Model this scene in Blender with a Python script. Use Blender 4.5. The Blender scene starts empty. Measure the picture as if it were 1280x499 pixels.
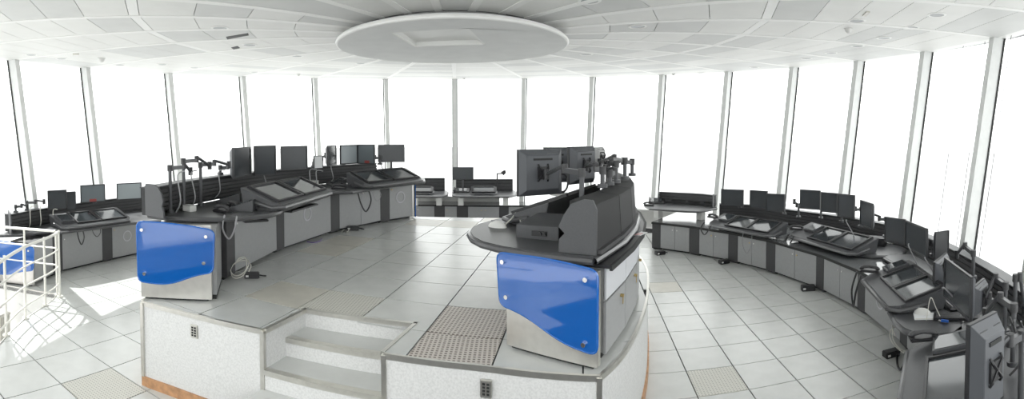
import bpy, bmesh, math, random
from math import sin, cos, tan, pi, radians, degrees, hypot, atan2
from mathutils import Vector, Matrix
random.seed(7)
S = bpy.context.scene
COL = S.collection

# ------------------------------------------------------------------ camera
FPX, Y0, PITCH, HC = 606.0, 187.5, 0.03, 2.28     # cylindrical panorama: pixels per radian, axis row, tilt, eye height
cd = bpy.data.cameras.new('camera'); cam = bpy.data.objects.new('camera', cd); COL.objects.link(cam)
cd.type = 'PANO'; cd.panorama_type = 'CENTRAL_CYLINDRICAL'
cd.central_cylindrical_radius = 1.0
cd.central_cylindrical_range_u_min = -640 / FPX; cd.central_cylindrical_range_u_max = 640 / FPX
cd.central_cylindrical_range_v_min = -(499 - Y0) / FPX; cd.central_cylindrical_range_v_max = Y0 / FPX
cd.clip_end = 5000
cam.location = (0, 0, HC); cam.rotation_euler = (pi / 2 - PITCH, 0, 0)
S.camera = cam

# ------------------------------------------------------------------ sky, sun, exposure
W = bpy.data.worlds.new('hazy_sky'); S.world = W; W.use_nodes = True
bg = W.node_tree.nodes['Background']; bg.inputs[0].default_value = (1.0, .995, .99, 1); bg.inputs[1].default_value = 3.0
sd = bpy.data.lights.new('sun_offscreen', 'SUN'); sd.energy = 7.0; sd.angle = radians(0.6); sd.color = (1, 0.985, 0.965)
sun = bpy.data.objects.new('sun_offscreen', sd); COL.objects.link(sun)
SUN_AZ, SUN_EL = radians(-75), radians(46)        # azimuth clockwise from the view axis
sdir = Vector((sin(SUN_AZ) * cos(SUN_EL), cos(SUN_AZ) * cos(SUN_EL), sin(SUN_EL)))
sun.rotation_euler = sdir.to_track_quat('Z', 'Y').to_euler(); sun.location = sdir * 60
vs = S.view_settings; vs.view_transform = 'Standard'; vs.look = 'None'; vs.gamma = 1; vs.exposure = 0.0; vs.use_curve_mapping = False

# ------------------------------------------------------------------ helpers
def G(x, y, z):
    """photo pixel + known height -> plan position"""
    th = (x - 640) / FPX; v = -(y - Y0) / FPX; c, s = cos(PITCH), sin(PITCH)
    d = (sin(th), cos(th) * c + v * s, -cos(th) * s + v * c); t = (z - HC) / d[2]
    return Vector((d[0] * t, d[1] * t))
def GR(x, y, r):
    """photo pixel + known horizontal distance -> position"""
    th = (x - 640) / FPX; v = -(y - Y0) / FPX; c, s = cos(PITCH), sin(PITCH)
    d = (sin(th), cos(th) * c + v * s, -cos(th) * s + v * c); t = r / hypot(d[0], d[1])
    return Vector((d[0] * t, d[1] * t, HC + d[2] * t))
def V3(p, z): return Vector((p[0], p[1], z))

def mat(name, col, rough=.5, metal=0, noise=0, nscale=40, bump=0, bscale=200, coat=0, coat_ior=1.5, spec=None, noise_col=None):
    m = bpy.data.materials.new(name); m.use_nodes = True; nt = m.node_tree; b = nt.nodes['Principled BSDF']
    b.inputs['Base Color'].default_value = (*col, 1); b.inputs['Roughness'].default_value = rough; b.inputs['Metallic'].default_value = metal
    if coat: b.inputs['Coat Weight'].default_value = coat; b.inputs['Coat Roughness'].default_value = .03; b.inputs['Coat IOR'].default_value = coat_ior
    if spec is not None: b.inputs['Specular IOR Level'].default_value = spec
    if noise or bump:
        tc = nt.nodes.new('ShaderNodeTexCoord')
    if noise:
        n = nt.nodes.new('ShaderNodeTexNoise'); n.inputs['Scale'].default_value = nscale; n.inputs['Detail'].default_value = 4
        r = nt.nodes.new('ShaderNodeMix'); r.data_type = 'RGBA'
        c2 = noise_col or tuple(max(0, c * (1 - noise)) for c in col)
        r.inputs[6].default_value = (*col, 1); r.inputs[7].default_value = (*c2, 1)
        rp = nt.nodes.new('ShaderNodeMapRange'); rp.inputs[1].default_value = .38; rp.inputs[2].default_value = .68
        nt.links.new(tc.outputs['Object'], n.inputs['Vector']); nt.links.new(n.outputs['Fac'], rp.inputs[0])
        nt.links.new(rp.outputs[0], r.inputs[0]); nt.links.new(r.outputs[2], b.inputs['Base Color'])
    if bump:
        n2 = nt.nodes.new('ShaderNodeTexNoise'); n2.inputs['Scale'].default_value = bscale
        bp = nt.nodes.new('ShaderNodeBump'); bp.inputs['Strength'].default_value = bump; bp.inputs['Distance'].default_value = .002
        nt.links.new(tc.outputs['Object'], n2.inputs['Vector']); nt.links.new(n2.outputs['Fac'], bp.inputs['Height']); nt.links.new(bp.outputs[0], b.inputs['Normal'])
    return m
def grid_mat(name, ca, cb, scale, thr, rough=.45):
    """fine perforation / slot pattern, too small to build singly"""
    m = bpy.data.materials.new(name); m.use_nodes = True; nt = m.node_tree; b = nt.nodes['Principled BSDF']; b.inputs['Roughness'].default_value = rough
    tc = nt.nodes.new('ShaderNodeTexCoord'); br = nt.nodes.new('ShaderNodeTexChecker')
    ck = nt.nodes.new('ShaderNodeTexBrick'); ck.offset = 0; ck.inputs['Scale'].default_value = scale; ck.inputs['Mortar Size'].default_value = thr
    ck.inputs['Color1'].default_value = (*cb, 1); ck.inputs['Color2'].default_value = (*cb, 1); ck.inputs['Mortar'].default_value = (*ca, 1)
    ck.inputs['Brick Width'].default_value = 1; ck.inputs['Row Height'].default_value = 1
    nt.nodes.remove(br); nt.links.new(tc.outputs['Object'], ck.inputs['Vector']); nt.links.new(ck.outputs['Color'], b.inputs['Base Color'])
    return m
def glass_mat(name, tint=(1, 1, 1), gloss=.03):
    m = bpy.data.materials.new(name); m.use_nodes = True; nt = m.node_tree; nt.nodes.clear()
    o = nt.nodes.new('ShaderNodeOutputMaterial'); t = nt.nodes.new('ShaderNodeBsdfTransparent'); g = nt.nodes.new('ShaderNodeBsdfGlossy'); x = nt.nodes.new('ShaderNodeMixShader')
    t.inputs[0].default_value = (*tint, 1); g.inputs['Roughness'].default_value = .01; x.inputs[0].default_value = gloss
    nt.links.new(t.outputs[0], x.inputs[1]); nt.links.new(g.outputs[0], x.inputs[2]); nt.links.new(x.outputs[0], o.inputs[0])
    return m
M = dict(
    tile=mat('floor_tile_laminate', (.61, .62, .605), .24, noise=.07, nscale=5),
    tile_beige=mat('floor_tile_beige', (.60, .58, .52), .35, noise=.08, nscale=7),
    seam=mat('floor_seam_dark', (.035, .035, .038), .8),
    vent=grid_mat('vent_tile_perforated', (.62, .61, .56), (.30, .29, .26), 34, .32),
    vent_warm=grid_mat('vent_tile_warm_grating', (.60, .55, .50), (.17, .13, .11), 30, .24),
    white=mat('speckled_white_laminate', (.70, .70, .695), .55, noise=.15, nscale=70),
    rim=mat('brushed_aluminium', (.66, .65, .61), .36, 1, noise=.07, nscale=25),
    steel=mat('brushed_steel', (.68, .665, .63), .38, 1, noise=.08, nscale=14),
    wood=mat('wood_skirting', (.55, .30, .155), .45, noise=.35, nscale=18),
    ceil=mat('ceiling_panel_white', (.79, .79, .765), .5, noise=.04, nscale=3),
    ceil_g=mat('ceiling_panel_perforated', (.69, .695, .68), .55, noise=.05, nscale=3),
    batten=mat('ceiling_batten_white', (.86, .86, .84), .45),
    joint=mat('ceiling_joint', (.28, .28, .28), .7),
    disc=mat('canopy_grey_white', (.77, .775, .765), .6, noise=.05, nscale=4),
    mullion=mat('mullion_painted', (.68, .69, .68), .45, noise=.06, nscale=8),
    gasket=mat('black_gasket', (.012, .013, .013), .6),
    glass=glass_mat('window_glass', (.97, .985, .98)),
    wallw=mat('painted_wall', (.74, .74, .72), .6, noise=.05, nscale=6),
    door=mat('cabinet_door_grey', (.34, .345, .35), .42, noise=.05, nscale=30, bump=.05),
    pillar=mat('pillar_charcoal', (.055, .055, .058), .55, noise=.15, nscale=60),
    desk=mat('desktop_charcoal', (.070, .072, .077), .36, noise=.12, nscale=90),
    counter=mat('counter_glossy_grey', (.16, .165, .17), .09, noise=.1, nscale=60),
    lip=mat('desk_edge_charcoal', (.075, .076, .08), .28),
    panel=mat('console_moulding_grey', (.072, .074, .079), .45, noise=.1, nscale=80),
    panel_d=mat('rear_panel_dark_grey', (.024, .0242, .0255), .62, noise=.1, nscale=80, spec=.3),
    black=mat('black_plastic', (.018, .018, .02), .42),
    dark=mat('rail_board_black', (.03, .031, .033), .6, noise=.3, nscale=30),
    arm=mat('monitor_arm_grey', (.085, .087, .092), .38, .3),
    bezel=mat('monitor_bezel', (.035, .036, .039), .38),
    shell=mat('monitor_shell_grey', (.085, .09, .10), .45),
    shell_l=mat('monitor_shell_pale', (.40, .40, .40), .45),
    screen=mat('screen_dark', (.045, .05, .056), .22),
    screen_g=mat('screen_grey_blue', (.16, .185, .20), .22),
    screen_l=mat('screen_pale', (.36, .40, .42), .25),
    screen_t=mat('touch_screen', (.045, .05, .055), .08),
    red=mat('screen_red_patch', (.30, .06, .055), .3),
    blue=mat('blue_glass', (.003, .105, .43), .08, coat=1.0, coat_ior=1.75),
    blue2=mat('blue_glass_edge', (.003, .115, .46), .08, coat=1.0),
    chrome=mat('chrome', (.8, .8, .8), .15, 1),
    railm=mat('railing_cream_paint', (.74, .73, .68), .35, noise=.05),
    cable_w=mat('cable_white', (.62, .61, .56), .5), cable_g=mat('cable_grey', (.30, .30, .31), .5),
    whiteplastic=mat('white_plastic', (.72, .72, .70), .4), paper=mat('paper', (.78, .79, .80), .7),
    ring=mat('emblem_ring', (.50, .50, .53), .4), brass=mat('brass', (.6, .45, .2), .35, 1),
    ground=mat('hazy_desert', (.43, .43, .435), .9, noise=.3, nscale=.004),
    vent_band=grid_mat('vent_band_perforated', (.62, .63, .66), (.50, .51, .54), 22, .2),
    purple=mat('cable_purple', (.16, .10, .32), .5),
    vent_dark=grid_mat('vent_grille_dark', (.06, .062, .066), (.015, .015, .016), 90, .3),
    cord=mat('blind_cord_grey', (.12, .12, .13), .6),
    led=mat('lamp_lens', (.34, .35, .36), .35), yellow=mat('yellow_tag', (.8, .6, .05), .5), bluep=mat('blue_plug', (.02, .12, .5), .4),
)

class MB:
    def __init__(s): s.v = []; s.f = []
    def add(s, vs, fs):
        o = len(s.v); s.v += [tuple(v) for v in vs]; s.f += [tuple(i + o for i in f) for f in fs]; return s
    def hexa(s, b, t):
        """8 corner points: bottom 4 (ccw seen from above), top 4"""
        return s.add(list(b) + list(t), [(3, 2, 1, 0), (4, 5, 6, 7), (0, 1, 5, 4), (1, 2, 6, 5), (2, 3, 7, 6), (3, 0, 4, 7)])
    def box(s, c, d, rz=0, M4=None):
        x, y, z = d[0] / 2, d[1] / 2, d[2] / 2
        p = [Vector(q) for q in ((-x, -y, -z), (x, -y, -z), (x, y, -z), (-x, y, -z), (-x, -y, z), (x, -y, z), (x, y, z), (-x, y, z))]
        R = M4 or Matrix.Rotation(rz, 3, 'Z')
        p = [R @ q + Vector(c) for q in p]
        return s.hexa(p[:4], p[4:])
    def prism(s, poly, z0, z1):
        n = len(poly); a = sum(poly[i][0] * poly[(i + 1) % n][1] - poly[(i + 1) % n][0] * poly[i][1] for i in range(n))
        if a < 0: poly = poly[::-1]
        f0 = z0 if callable(z0) else (lambda p: z0); f1 = z1 if callable(z1) else (lambda p: z1)
        v = [(p[0], p[1], f0(p)) for p in poly] + [(p[0], p[1], f1(p)) for p in poly]
        fs = [tuple(range(n))[::-1], tuple(range(n, 2 * n))] + [(i, (i + 1) % n, n + (i + 1) % n, n + i) for i in range(n)]
        return s.add(v, fs)
    def extrude(s, prof, axis):
        """closed 3-D profile swept by a vector"""
        n = len(prof); a = [Vector(p) for p in prof]; b = [p + Vector(axis) for p in a]
        return s.add(a + b, [tuple(range(n))[::-1], tuple(range(n, 2 * n))] + [(i, (i + 1) % n, n + (i + 1) % n, n + i) for i in range(n)])
    def tube(s, pts, r, n=8, cap=True):
        pts = [Vector(p) for p in pts]; k = len(pts); rings = []
        up = Vector((0, 0, 1)); prev = None
        rr = r if isinstance(r, (list, tuple)) else [r] * k
        for i in range(k):
            d = (pts[min(i + 1, k - 1)] - pts[max(i - 1, 0)]).normalized()
            if prev is None:
                a = d.cross(up)
                if a.length < .05: a = d.cross(Vector((1, 0, 0)))
            else:
                a = prev - d * prev.dot(d)
                if a.length < 1e-4: a = d.cross(up)
            a.normalize(); prev = a; b = d.cross(a)
            rings.append([pts[i] + (a * cos(2 * pi * j / n) + b * sin(2 * pi * j / n)) * rr[i] for j in range(n)])
        v = [p for R in rings for p in R]
        fs = [(i * n + j, i * n + (j + 1) % n, (i + 1) * n + (j + 1) % n, (i + 1) * n + j) for i in range(k - 1) for j in range(n)]
        if cap: fs += [tuple(range(n))[::-1], tuple(range((k - 1) * n, k * n))]
        return s.add(v, fs)
    def cyl(s, p0, p1, r, n=16): return s.tube([p0, p1], r, n)
    def build(s, name, m, parent=None, bevel=0, smooth=True):
        me = bpy.data.meshes.new(name); me.from_pydata(s.v, [], s.f)
        bm = bmesh.new(); bm.from_mesh(me); bmesh.ops.recalc_face_normals(bm, faces=bm.faces)
        if bevel:
            es = [e for e in bm.edges if len(e.link_faces) == 2 and e.calc_face_angle(0) > .5]
            bmesh.ops.bevel(bm, geom=es, offset=bevel, segments=2, affect='EDGES', clamp_overlap=True)
        bm.to_mesh(me); bm.free()
        if smooth:
            for p in me.polygons: p.use_smooth = True
            me.set_sharp_from_angle(angle=radians(38))
        me.materials.append(M[m] if isinstance(m, str) else m)
        o = bpy.data.objects.new(name, me); COL.objects.link(o)
        if parent: o.parent = parent
        return o
def tag(o, label, cat=None, group=None, kind=None):
    if label: o['label'] = label
    if cat: o['category'] = cat
    if group: o['group'] = group
    if kind: o['kind'] = kind
    return o
def struct(o, label=None, cat=None):
    o['kind'] = 'structure'
    if label: o['label'] = label
    if cat: o['category'] = cat
    return o
def thing(name, label, cat, loc=(0, 0, 0), rz=0, group=None):
    o = bpy.data.objects.new(name, None); COL.objects.link(o); o.location = loc; o.rotation_euler = (0, 0, rz); o.empty_display_size = .1
    return tag(o, label, cat, group)
def share(name, src, parent, loc=(0, 0, 0), rz=0):
    o = bpy.data.objects.new(name, src.data); COL.objects.link(o); o.parent = parent; o.location = loc; o.rotation_euler = (0, 0, rz); return o
def smooth_path(pts, n=6, closed=False):
    pts = [Vector(p) for p in pts]; k = len(pts); out = []
    rng = range(k) if closed else range(k - 1)
    g = (lambda i: pts[i % k]) if closed else (lambda i: pts[max(0, min(k - 1, i))])
    for i in rng:
        a, b, c, d = g(i - 1), g(i), g(i + 1), g(i + 2)
        for j in range(n):
            t = j / n
            out.append(.5 * ((2 * b) + (c - a) * t + (2 * a - 5 * b + 4 * c - d) * t * t + (3 * b - a - 3 * c + d) * t ** 3))
    if not closed: out.append(pts[-1])
    return out
def inpoly(p, poly):
    c = False; n = len(poly); j = n - 1
    for i in range(n):
        if (poly[i][1] > p[1]) != (poly[j][1] > p[1]) and p[0] < (poly[j][0] - poly[i][0]) * (p[1] - poly[i][1]) / (poly[j][1] - poly[i][1]) + poly[i][0]: c = not c
        j = i
    return c
def clip_poly(sub, clip):
    """Sutherland-Hodgman, clip convex ccw"""
    out = [tuple(p) for p in sub]
    for i in range(len(clip)):
        a, b = clip[i], clip[(i + 1) % len(clip)]; inp = out; out = []
        side = lambda p: (b[0] - a[0]) * (p[1] - a[1]) - (b[1] - a[1]) * (p[0] - a[0])
        for j in range(len(inp)):
            p, q = inp[j - 1], inp[j]; sp, sq = side(p), side(q)
            if (sp < 0) != (sq < 0):
                t = sp / (sp - sq); out.append((p[0] + (q[0] - p[0]) * t, p[1] + (q[1] - p[1]) * t))
            if sq >= 0: out.append(q)
        if not out: return []
    return out

# ------------------------------------------------------------------ the tower cab: ring of windows, ceiling
CX, CY, RT, RS, ZT, ZS = -.767, 6.229, 7.349, 6.839, 3.857, .46
CZ0, CZB = 3.49, .05                                    # ceiling is a shallow cone
ANG = [-137, -126, -114.2, -101.1, -86.3, -68.7, -52.8, -37.1, -21.6, -6.5, 8.7, 23.6, 38.8, 53.0, 66.9, 80.5, 94.1, 107.7, 120.8, 134.7, 149.4, 164.1, 178.9, 193.6, 208.3]
NA = len(ANG)
def pol(a, r): return Vector((CX + r * sin(radians(a)), CY + r * cos(radians(a))))
def ang_next(k): return ANG[(k + 1) % NA] + (360 if k == NA - 1 else 0)

# floor: dark slab under the tiles, open where the stair comes up beside the railing
HEDGE = [G(-60, 346, 0), G(0, 356, 0), G(71, 368.5, 0), G(66, 375, 0), G(57, 382, 0), G(45, 389.5, 0), G(30, 399.5, 0), G(18, 410, 0), G(7, 421.5, 0), G(-20, 452, 0), G(-70, 520, 0)]
FLREG = [(-.6, 12.9), (-5.0, 12.0), (-7.2, 9.2), (-7.7, 6.2), (-7.6, 4.6)] + [tuple(p) for p in HEDGE] + [(-3.2, -.3), (-.6, -.6)]
FRREG = [(-.6, -.6), (2.5, .2), (4.8, 2.2), (6.0, 5), (6.0, 7.6), (4.5, 10.6), (2.0, 12.5), (-.6, 12.9)]
floor = struct(MB().prism(FLREG, -.06, -.012).prism(FRREG, -.06, -.012).build('floor', 'seam', smooth=False), 'raised access floor of pale grey square tiles with dark joints', 'floor')

# platform outline (plan)
PZ = .78
pf_l = [G(x, y, PZ) for x, y in ((179, 377), (215, 385.5), (252, 394.7), (290, 403.5), (329, 411.5))]
pf_n = [G(381, 385.5, PZ), G(522.5, 403.5, PZ)]
pf_r = [G(x, y, PZ) for x, y in ((480.5, 441), (545, 450), (606, 456.6), (680, 465), (748.5, 469))]
p_right = [G(780, 436.6, PZ), G(801, 394.7, PZ), Vector((1.31, 4.55)), Vector((1.52, 5.4)), Vector((1.55, 6.4)), Vector((1.3, 7.5)), Vector((.7, 8.75))]
p_left = [Vector((-1.75, 8.78)), Vector((-2.6, 8.55)), Vector((-3.25, 7.6)), Vector((-3.75, 6.4)), Vector((-3.85, 5.3)), Vector((-3.6, 4.1))]
right_s = smooth_path([pf_r[-1]] + p_right, 4)
left_s = smooth_path(p_left + [pf_l[0]], 4)
PLAT = pf_l + pf_n + pf_r + right_s[1:] + left_s[:-1]
PLAT_FULL = pf_l + pf_r + right_s[1:] + left_s[:-1]

# floor tiles, two lattices (the line where they meet lies under the platform)
ROT = -.1435
def lattice(o, t, region, keep, z, parent, thick, matf, rng_i, rng_j):
    proto = {}; n = 0
    ax = Vector((cos(ROT), sin(ROT))); ay = Vector((sin(ROT), -cos(ROT))); o = Vector(o); g = t / 2 - .0058
    for i in rng_i:
        for j in rng_j:
            c = o + ax * (i + .5) * t + ay * (j + .5) * t
            sq = [c + ax * a * g + ay * b * g for a, b in ((-1, 1), (1, 1), (1, -1), (-1, -1))]
            if not keep(c): continue
            m = matf(i, j)
            if all(inpoly(q, region) for q in sq):
                if m not in proto:
                    ob = MB().box((0, 0, -thick / 2), (2 * g, 2 * g, thick)).build('floor_tile', m, parent, smooth=False); proto[m] = ob
                    ob.location = (c.x, c.y, z); ob.rotation_euler = (0, 0, ROT)
                else: share('floor_tile', proto[m], parent, (c.x, c.y, z), ROT)
                n += 1
            else:
                pl = clip_poly(region, sq)
                if len(pl) < 3: continue
                if abs(sum(pl[q][0] * pl[(q + 1) % len(pl)][1] - pl[(q + 1) % len(pl)][0] * pl[q][1] for q in range(len(pl)))) / 2 > .003:
                    ob = MB().prism([(p[0] - c.x, p[1] - c.y) for p in pl], -thick, 0).build('floor_tile', m, parent, smooth=False); ob.location = (c.x, c.y, z); n += 1
    return n
def seen(p, m=90):
    """floor point inside or just beside the photographed view"""
    if p.y < .3: return False
    return abs(atan2(p.x, p.y) * FPX) < 640 + m and Y0 - 18 + HC / hypot(p.x, p.y) * FPX < 499 + m
def deep(c, m=.45):        # well under the platform
    return all(inpoly((c.x + dx, c.y + dy), PLAT_FULL) for dx, dy in ((m, 0), (-m, 0), (0, m), (0, -m)))
nr = lattice((1.387, 5.823), .4765, FRREG, lambda c: not deep(c) and hypot(c.x - CX, c.y - CY) < 6.2 and seen(c), 0, floor, .012,
             lambda i, j: 'vent' if (i, j) == (1, 3) else 'tile_beige' if (i, j) == (1, -3) else 'tile', range(-8, 12), range(-14, 13))
nl = lattice((-4.14, 3.303), .572, FLREG, lambda c: not deep(c) and hypot(c.x - CX, c.y - CY) < 6.7 and seen(c, 140), 0, floor, .012,
             lambda i, j: 'vent' if (i, j) == (1, 0) else ('tile'), range(-10, 8), range(-14, 8))
print('floor tiles', nr, nl)

# low wall under the windows, window sill
def ring_piece(a0, a1, r0, r1, z0, z1, n=10):
    pts = [pol(a0 + (a1 - a0) * i / n, r1) for i in range(n + 1)] + [pol(a1 - (a1 - a0) * i / n, r0) for i in range(n + 1)]
    return [(p.x, p.y) for p in pts]
for nm, a0, a1 in (('wall_left', -137, -52.8), ('wall_back', -52.8, 38.8), ('wall_right', 38.8, 134.7), ('wall_front', 134.7, 223)):
    w = struct(MB().prism(ring_piece(a0, a1, RS - .10, RS + .16, 0, 0, 14), -.06, ZS - .03).build(nm, 'wallw'), 'low painted wall under the windows', 'wall')
    MB().prism(ring_piece(a0, a1, RS - .24, RS + .10, 0, 0, 14), ZS - .03, ZS).build('window_sill', 'wallw', w)

# windows: leaning panes between mullions
def pane_pt(a, t, off=0):
    r = RS + (RT - RS) * t + off; p = pol(a, r); return Vector((p.x, p.y, ZS + (ZT - ZS) * t))
lean = atan2(RT - RS, ZT - ZS)
for k in range(NA):
    a0, a1 = ANG[k], ang_next(k)
    q = [pane_pt(a0, 0, .04), pane_pt(a1, 0, .04), pane_pt(a1, 1.0, .04), pane_pt(a0, 1.0, .04)]
    th = Vector((sin(radians((a0 + a1) / 2)), cos(radians((a0 + a1) / 2)), -tan(lean))).normalized() * .012
    mbw = MB(); mbw.hexa([q[0], q[1], q[2], q[3]], [v + th for v in q])
    w = struct(mbw.build('window_%d' % (k + 1), 'glass', smooth=False), 'tall outward leaning glass pane of the tower cab', 'window')
    # mullion standing at the first edge of the pane
    t = Vector((cos(radians(a0)), -sin(radians(a0)), 0)); n_ = Vector((sin(radians(a0)), cos(radians(a0)), 0))
    b = pane_pt(a0, 0); c = pane_pt(a0, 1.0)
    def bar(t0, t1, d0, d1):
        m_ = MB(); return m_.hexa([b + t * t0 + n_ * d0, b + t * t1 + n_ * d0, b + t * t1 + n_ * d1, b + t * t0 + n_ * d1], [c + t * t0 + n_ * d0, c + t * t1 + n_ * d0, c + t * t1 + n_ * d1, c + t * t0 + n_ * d1])
    bar(-.055, .055, -.16, .03).build('mullion', 'mullion', w)
    bar(-.075, .075, .03, .055).build('gasket', 'gasket', w)
    m_ = MB(); hd = .004
    m_.hexa([pane_pt(a0, 1, -.12) + Vector((0, 0, -hd)), pane_pt(a1, 1, -.12) + Vector((0, 0, -hd)), pane_pt(a1, 1, .1) + Vector((0, 0, -hd)), pane_pt(a0, 1, .1) + Vector((0, 0, -hd))],
            [pane_pt(a0, 1, -.12) + Vector((0, 0, .05)), pane_pt(a1, 1, -.12) + Vector((0, 0, .05)), pane_pt(a1, 1, .1) + Vector((0, 0, .05)), pane_pt(a0, 1, .1) + Vector((0, 0, .05))])
    m_.build('head_rail', 'batten', w)

# ceiling: slab, panels in polygonal rings, radial battens
def cz(r): return CZ0 + CZB * r
mb = MB()
nr_ = 60
mb.prism([(CX + (RT + .35) * cos(2 * pi * i / nr_), CY + (RT + .35) * sin(2 * pi * i / nr_)) for i in range(nr_)], lambda p: cz(hypot(p[0] - CX, p[1] - CY)) + .05, 4.25)
# cone underside as a fan
ceiling = struct(mb.build('ceiling', 'joint', smooth=False), 'shallow conical ceiling of white metal panels with radial battens', 'ceiling')
fan = MB(); fan.v = [(CX, CY, cz(0) + .03)] + [(CX + (RT + .2) * cos(2 * pi * i / nr_), CY + (RT + .2) * sin(2 * pi * i / nr_), cz(RT + .2) + .03) for i in range(nr_)]
fan.f = [(0, 1 + (i + 1) % nr_, 1 + i) for i in range(nr_)]
fan.build('backing_sheet', 'joint', ceiling, smooth=False)
RINGS = [1.30, 2.0, 2.57, 3.17, 3.78, 3.90, 4.42, 4.87, 5.32, 5.74, 6.15, 6.6, 7.28]
def cpt(a, r, dz=0): p = pol(a, r); return Vector((p.x, p.y, cz(r) + dz))
rp = random.Random(3)
for k in range(NA):
    a0, a1 = ANG[k], ang_next(k); am = (a0 + a1) / 2
    front = 140 < am % 360 < 218
    rr = [RINGS[0], RINGS[4], RINGS[-1]] if front else RINGS
    for i in range(len(rr) - 1):
        ra, rb = rr[i] + .004, rr[i + 1] - .004
        e0, e1 = degrees(.042 / ra), degrees(.042 / rb)
        q = [cpt(a0 + e0, ra), cpt(a1 - e0, ra), cpt(a1 - e1, rb), cpt(a0 + e1, rb)]
        isband = (not front) and i == 4
        m = 'batten' if isband else ('ceil_g' if (rp.random() < .38) else 'ceil')
        MB().hexa([v for v in q], [v + Vector((0, 0, .022)) for v in q]).build('ceiling_panel', m, ceiling, smooth=False)
    t = Vector((cos(radians(a0)), -sin(radians(a0)), 0)) * .042
    b, c = cpt(a0, 1.3, -.006), cpt(a0, RT - .02, -.006)
    MB().hexa([b - t, b + t, c + t, c - t], [v + Vector((0, 0, .03)) for v in (b - t, b + t, c + t, c - t)]).build('batten', 'batten', ceiling, smooth=False)

# ceiling canopy: round disc with a square recess
DZ = 3.43; RD = 1.46
sq = [G(489, 41, DZ), G(518, 59, DZ), G(607, 56, DZ), G(585.6, 35.5, DZ)]
sc = sum(sq, Vector((0, 0))) / 4
side = (sq[1] - sq[0]).length
canopy = thing('ceiling_canopy', 'large round white ceiling disc with a square recess at its middle', 'ceiling disc', (CX, CY, DZ + .06))
n = 96; mb = MB()
base_a = atan2((sq[0] - Vector((CX, CY))).y, (sq[0] - Vector((CX, CY))).x)
loc = [Vector((p.x - CX, p.y - CY)) for p in sq]
def sqpt(u):   # point on the square outline, u in 0..1
    e = int(u * 4) % 4; f = u * 4 - int(u * 4); return loc[e].lerp(loc[(e + 1) % 4], f)
angs = [atan2(p.y, p.x) for p in loc]
sgn = 1 if ((angs[1] - angs[0] + pi) % (2 * pi) - pi) > 0 else -1
inner = [sqpt(i / n) for i in range(n)]
outer = [Vector((RD * cos(angs[0] + sgn * 2 * pi * i / n), RD * sin(angs[0] + sgn * 2 * pi * i / n))) for i in range(n)]
v = [(p.x, p.y, -.06) for p in inner] + [(p.x, p.y, -.06) for p in outer] + [(p.x, p.y, 0) for p in outer] + [(p.x, p.y, .0) for p in inner]
fs = []
for i in range(n):
    j = (i + 1) % n; fs += [(i, j, n + j, n + i), (n + i, n + j, 2 * n + j, 2 * n + i), (2 * n + i, 2 * n + j, 3 * n + j, 3 * n + i), (3 * n + i, 3 * n + j, j, i)]
MB().add(v, fs).build('disc', 'disc', canopy)
mb = MB(); mb.tube([(RD * cos(2 * pi * i / n) * 1.003, RD * sin(2 * pi * i / n) * 1.003, -.036) for i in range(n + 1)], .025, 8, cap=False); mb.build('edge_trim', 'batten', canopy)
MB().prism([(p.x * 1.05, p.y * 1.05) for p in loc], .0, .012).build('recess_panel', 'batten', canopy, smooth=False)
for i in range(4):
    a_, b_ = loc[i], loc[(i + 1) % 4]; bar2_ = (b_ - a_).normalized(); nn_ = Vector((bar2_.y, -bar2_.x)); nn_ = nn_ if nn_.dot(sum(loc, Vector((0, 0))) / 4 - a_) > 0 else -nn_
    MB().hexa([V3(a_, -.058), V3(b_, -.058), V3(b_ + nn_ * .03, -.058), V3(a_ + nn_ * .03, -.058)], [V3(a_, 0), V3(b_, 0), V3(b_ + nn_ * .03, 0), V3(a_ + nn_ * .03, 0)]).build('recess_frame', 'batten', canopy, smooth=False)
MB().prism([(1.18 * cos(2 * pi * i / 48), 1.18 * sin(2 * pi * i / 48)) for i in range(48)], .012, .13).build('drum', 'disc', canopy)

# recessed downlights, detectors
def cpx(x, y):
    """photo pixel -> point on the conical ceiling"""
    r = 4.0
    for _ in range(50):
        p = G(x, y, cz(r)); r = .5 * r + .5 * hypot(p.x - CX, p.y - CY)
    p = G(x, y, cz(r)); return Vector((p.x, p.y, cz(r)))
def on_ceiling(o, p):
    o.location = p; d = Vector((p.x - CX, p.y - CY)); d.normalize()
    o.rotation_euler = Vector((CZB * d.x, CZB * d.y, -1)).to_track_quat('-Z', 'Y').to_euler()
mb = MB(); N = 28
prof = [(.115, .0), (.118, -.006), (.105, -.012), (.088, -.010), (.084, .0)]
v = [(r * cos(2 * pi * i / N), r * sin(2 * pi * i / N), z) for i in range(N) for r, z in prof]; K = len(prof)
trim_src = MB().add(v, [(i * K + a, ((i + 1) % N) * K + a, ((i + 1) % N) * K + a + 1, i * K + a + 1) for i in range(N) for a in range(K - 1)])
lens_src = MB().prism([(.086 * cos(2 * pi * i / N), .086 * sin(2 * pi * i / N)) for i in range(N)], -.006, .012)
first = None
INNER = [(275, 35), (312, 56), (371, 70), (451, 79), (797, 33), (733, 68), (737, 1)]
OUTER = [(39, 68.5), (77, 73.4), (150, 81), (203, 80.5), (243, 84.5), (318, 90), (1171, 18.5), (1139, 34.5), (1105, 47.5), (1072, 57.5), (1039, 66), (1071, 26), (1008, 73), (943, 84), (876, 91)]
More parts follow.
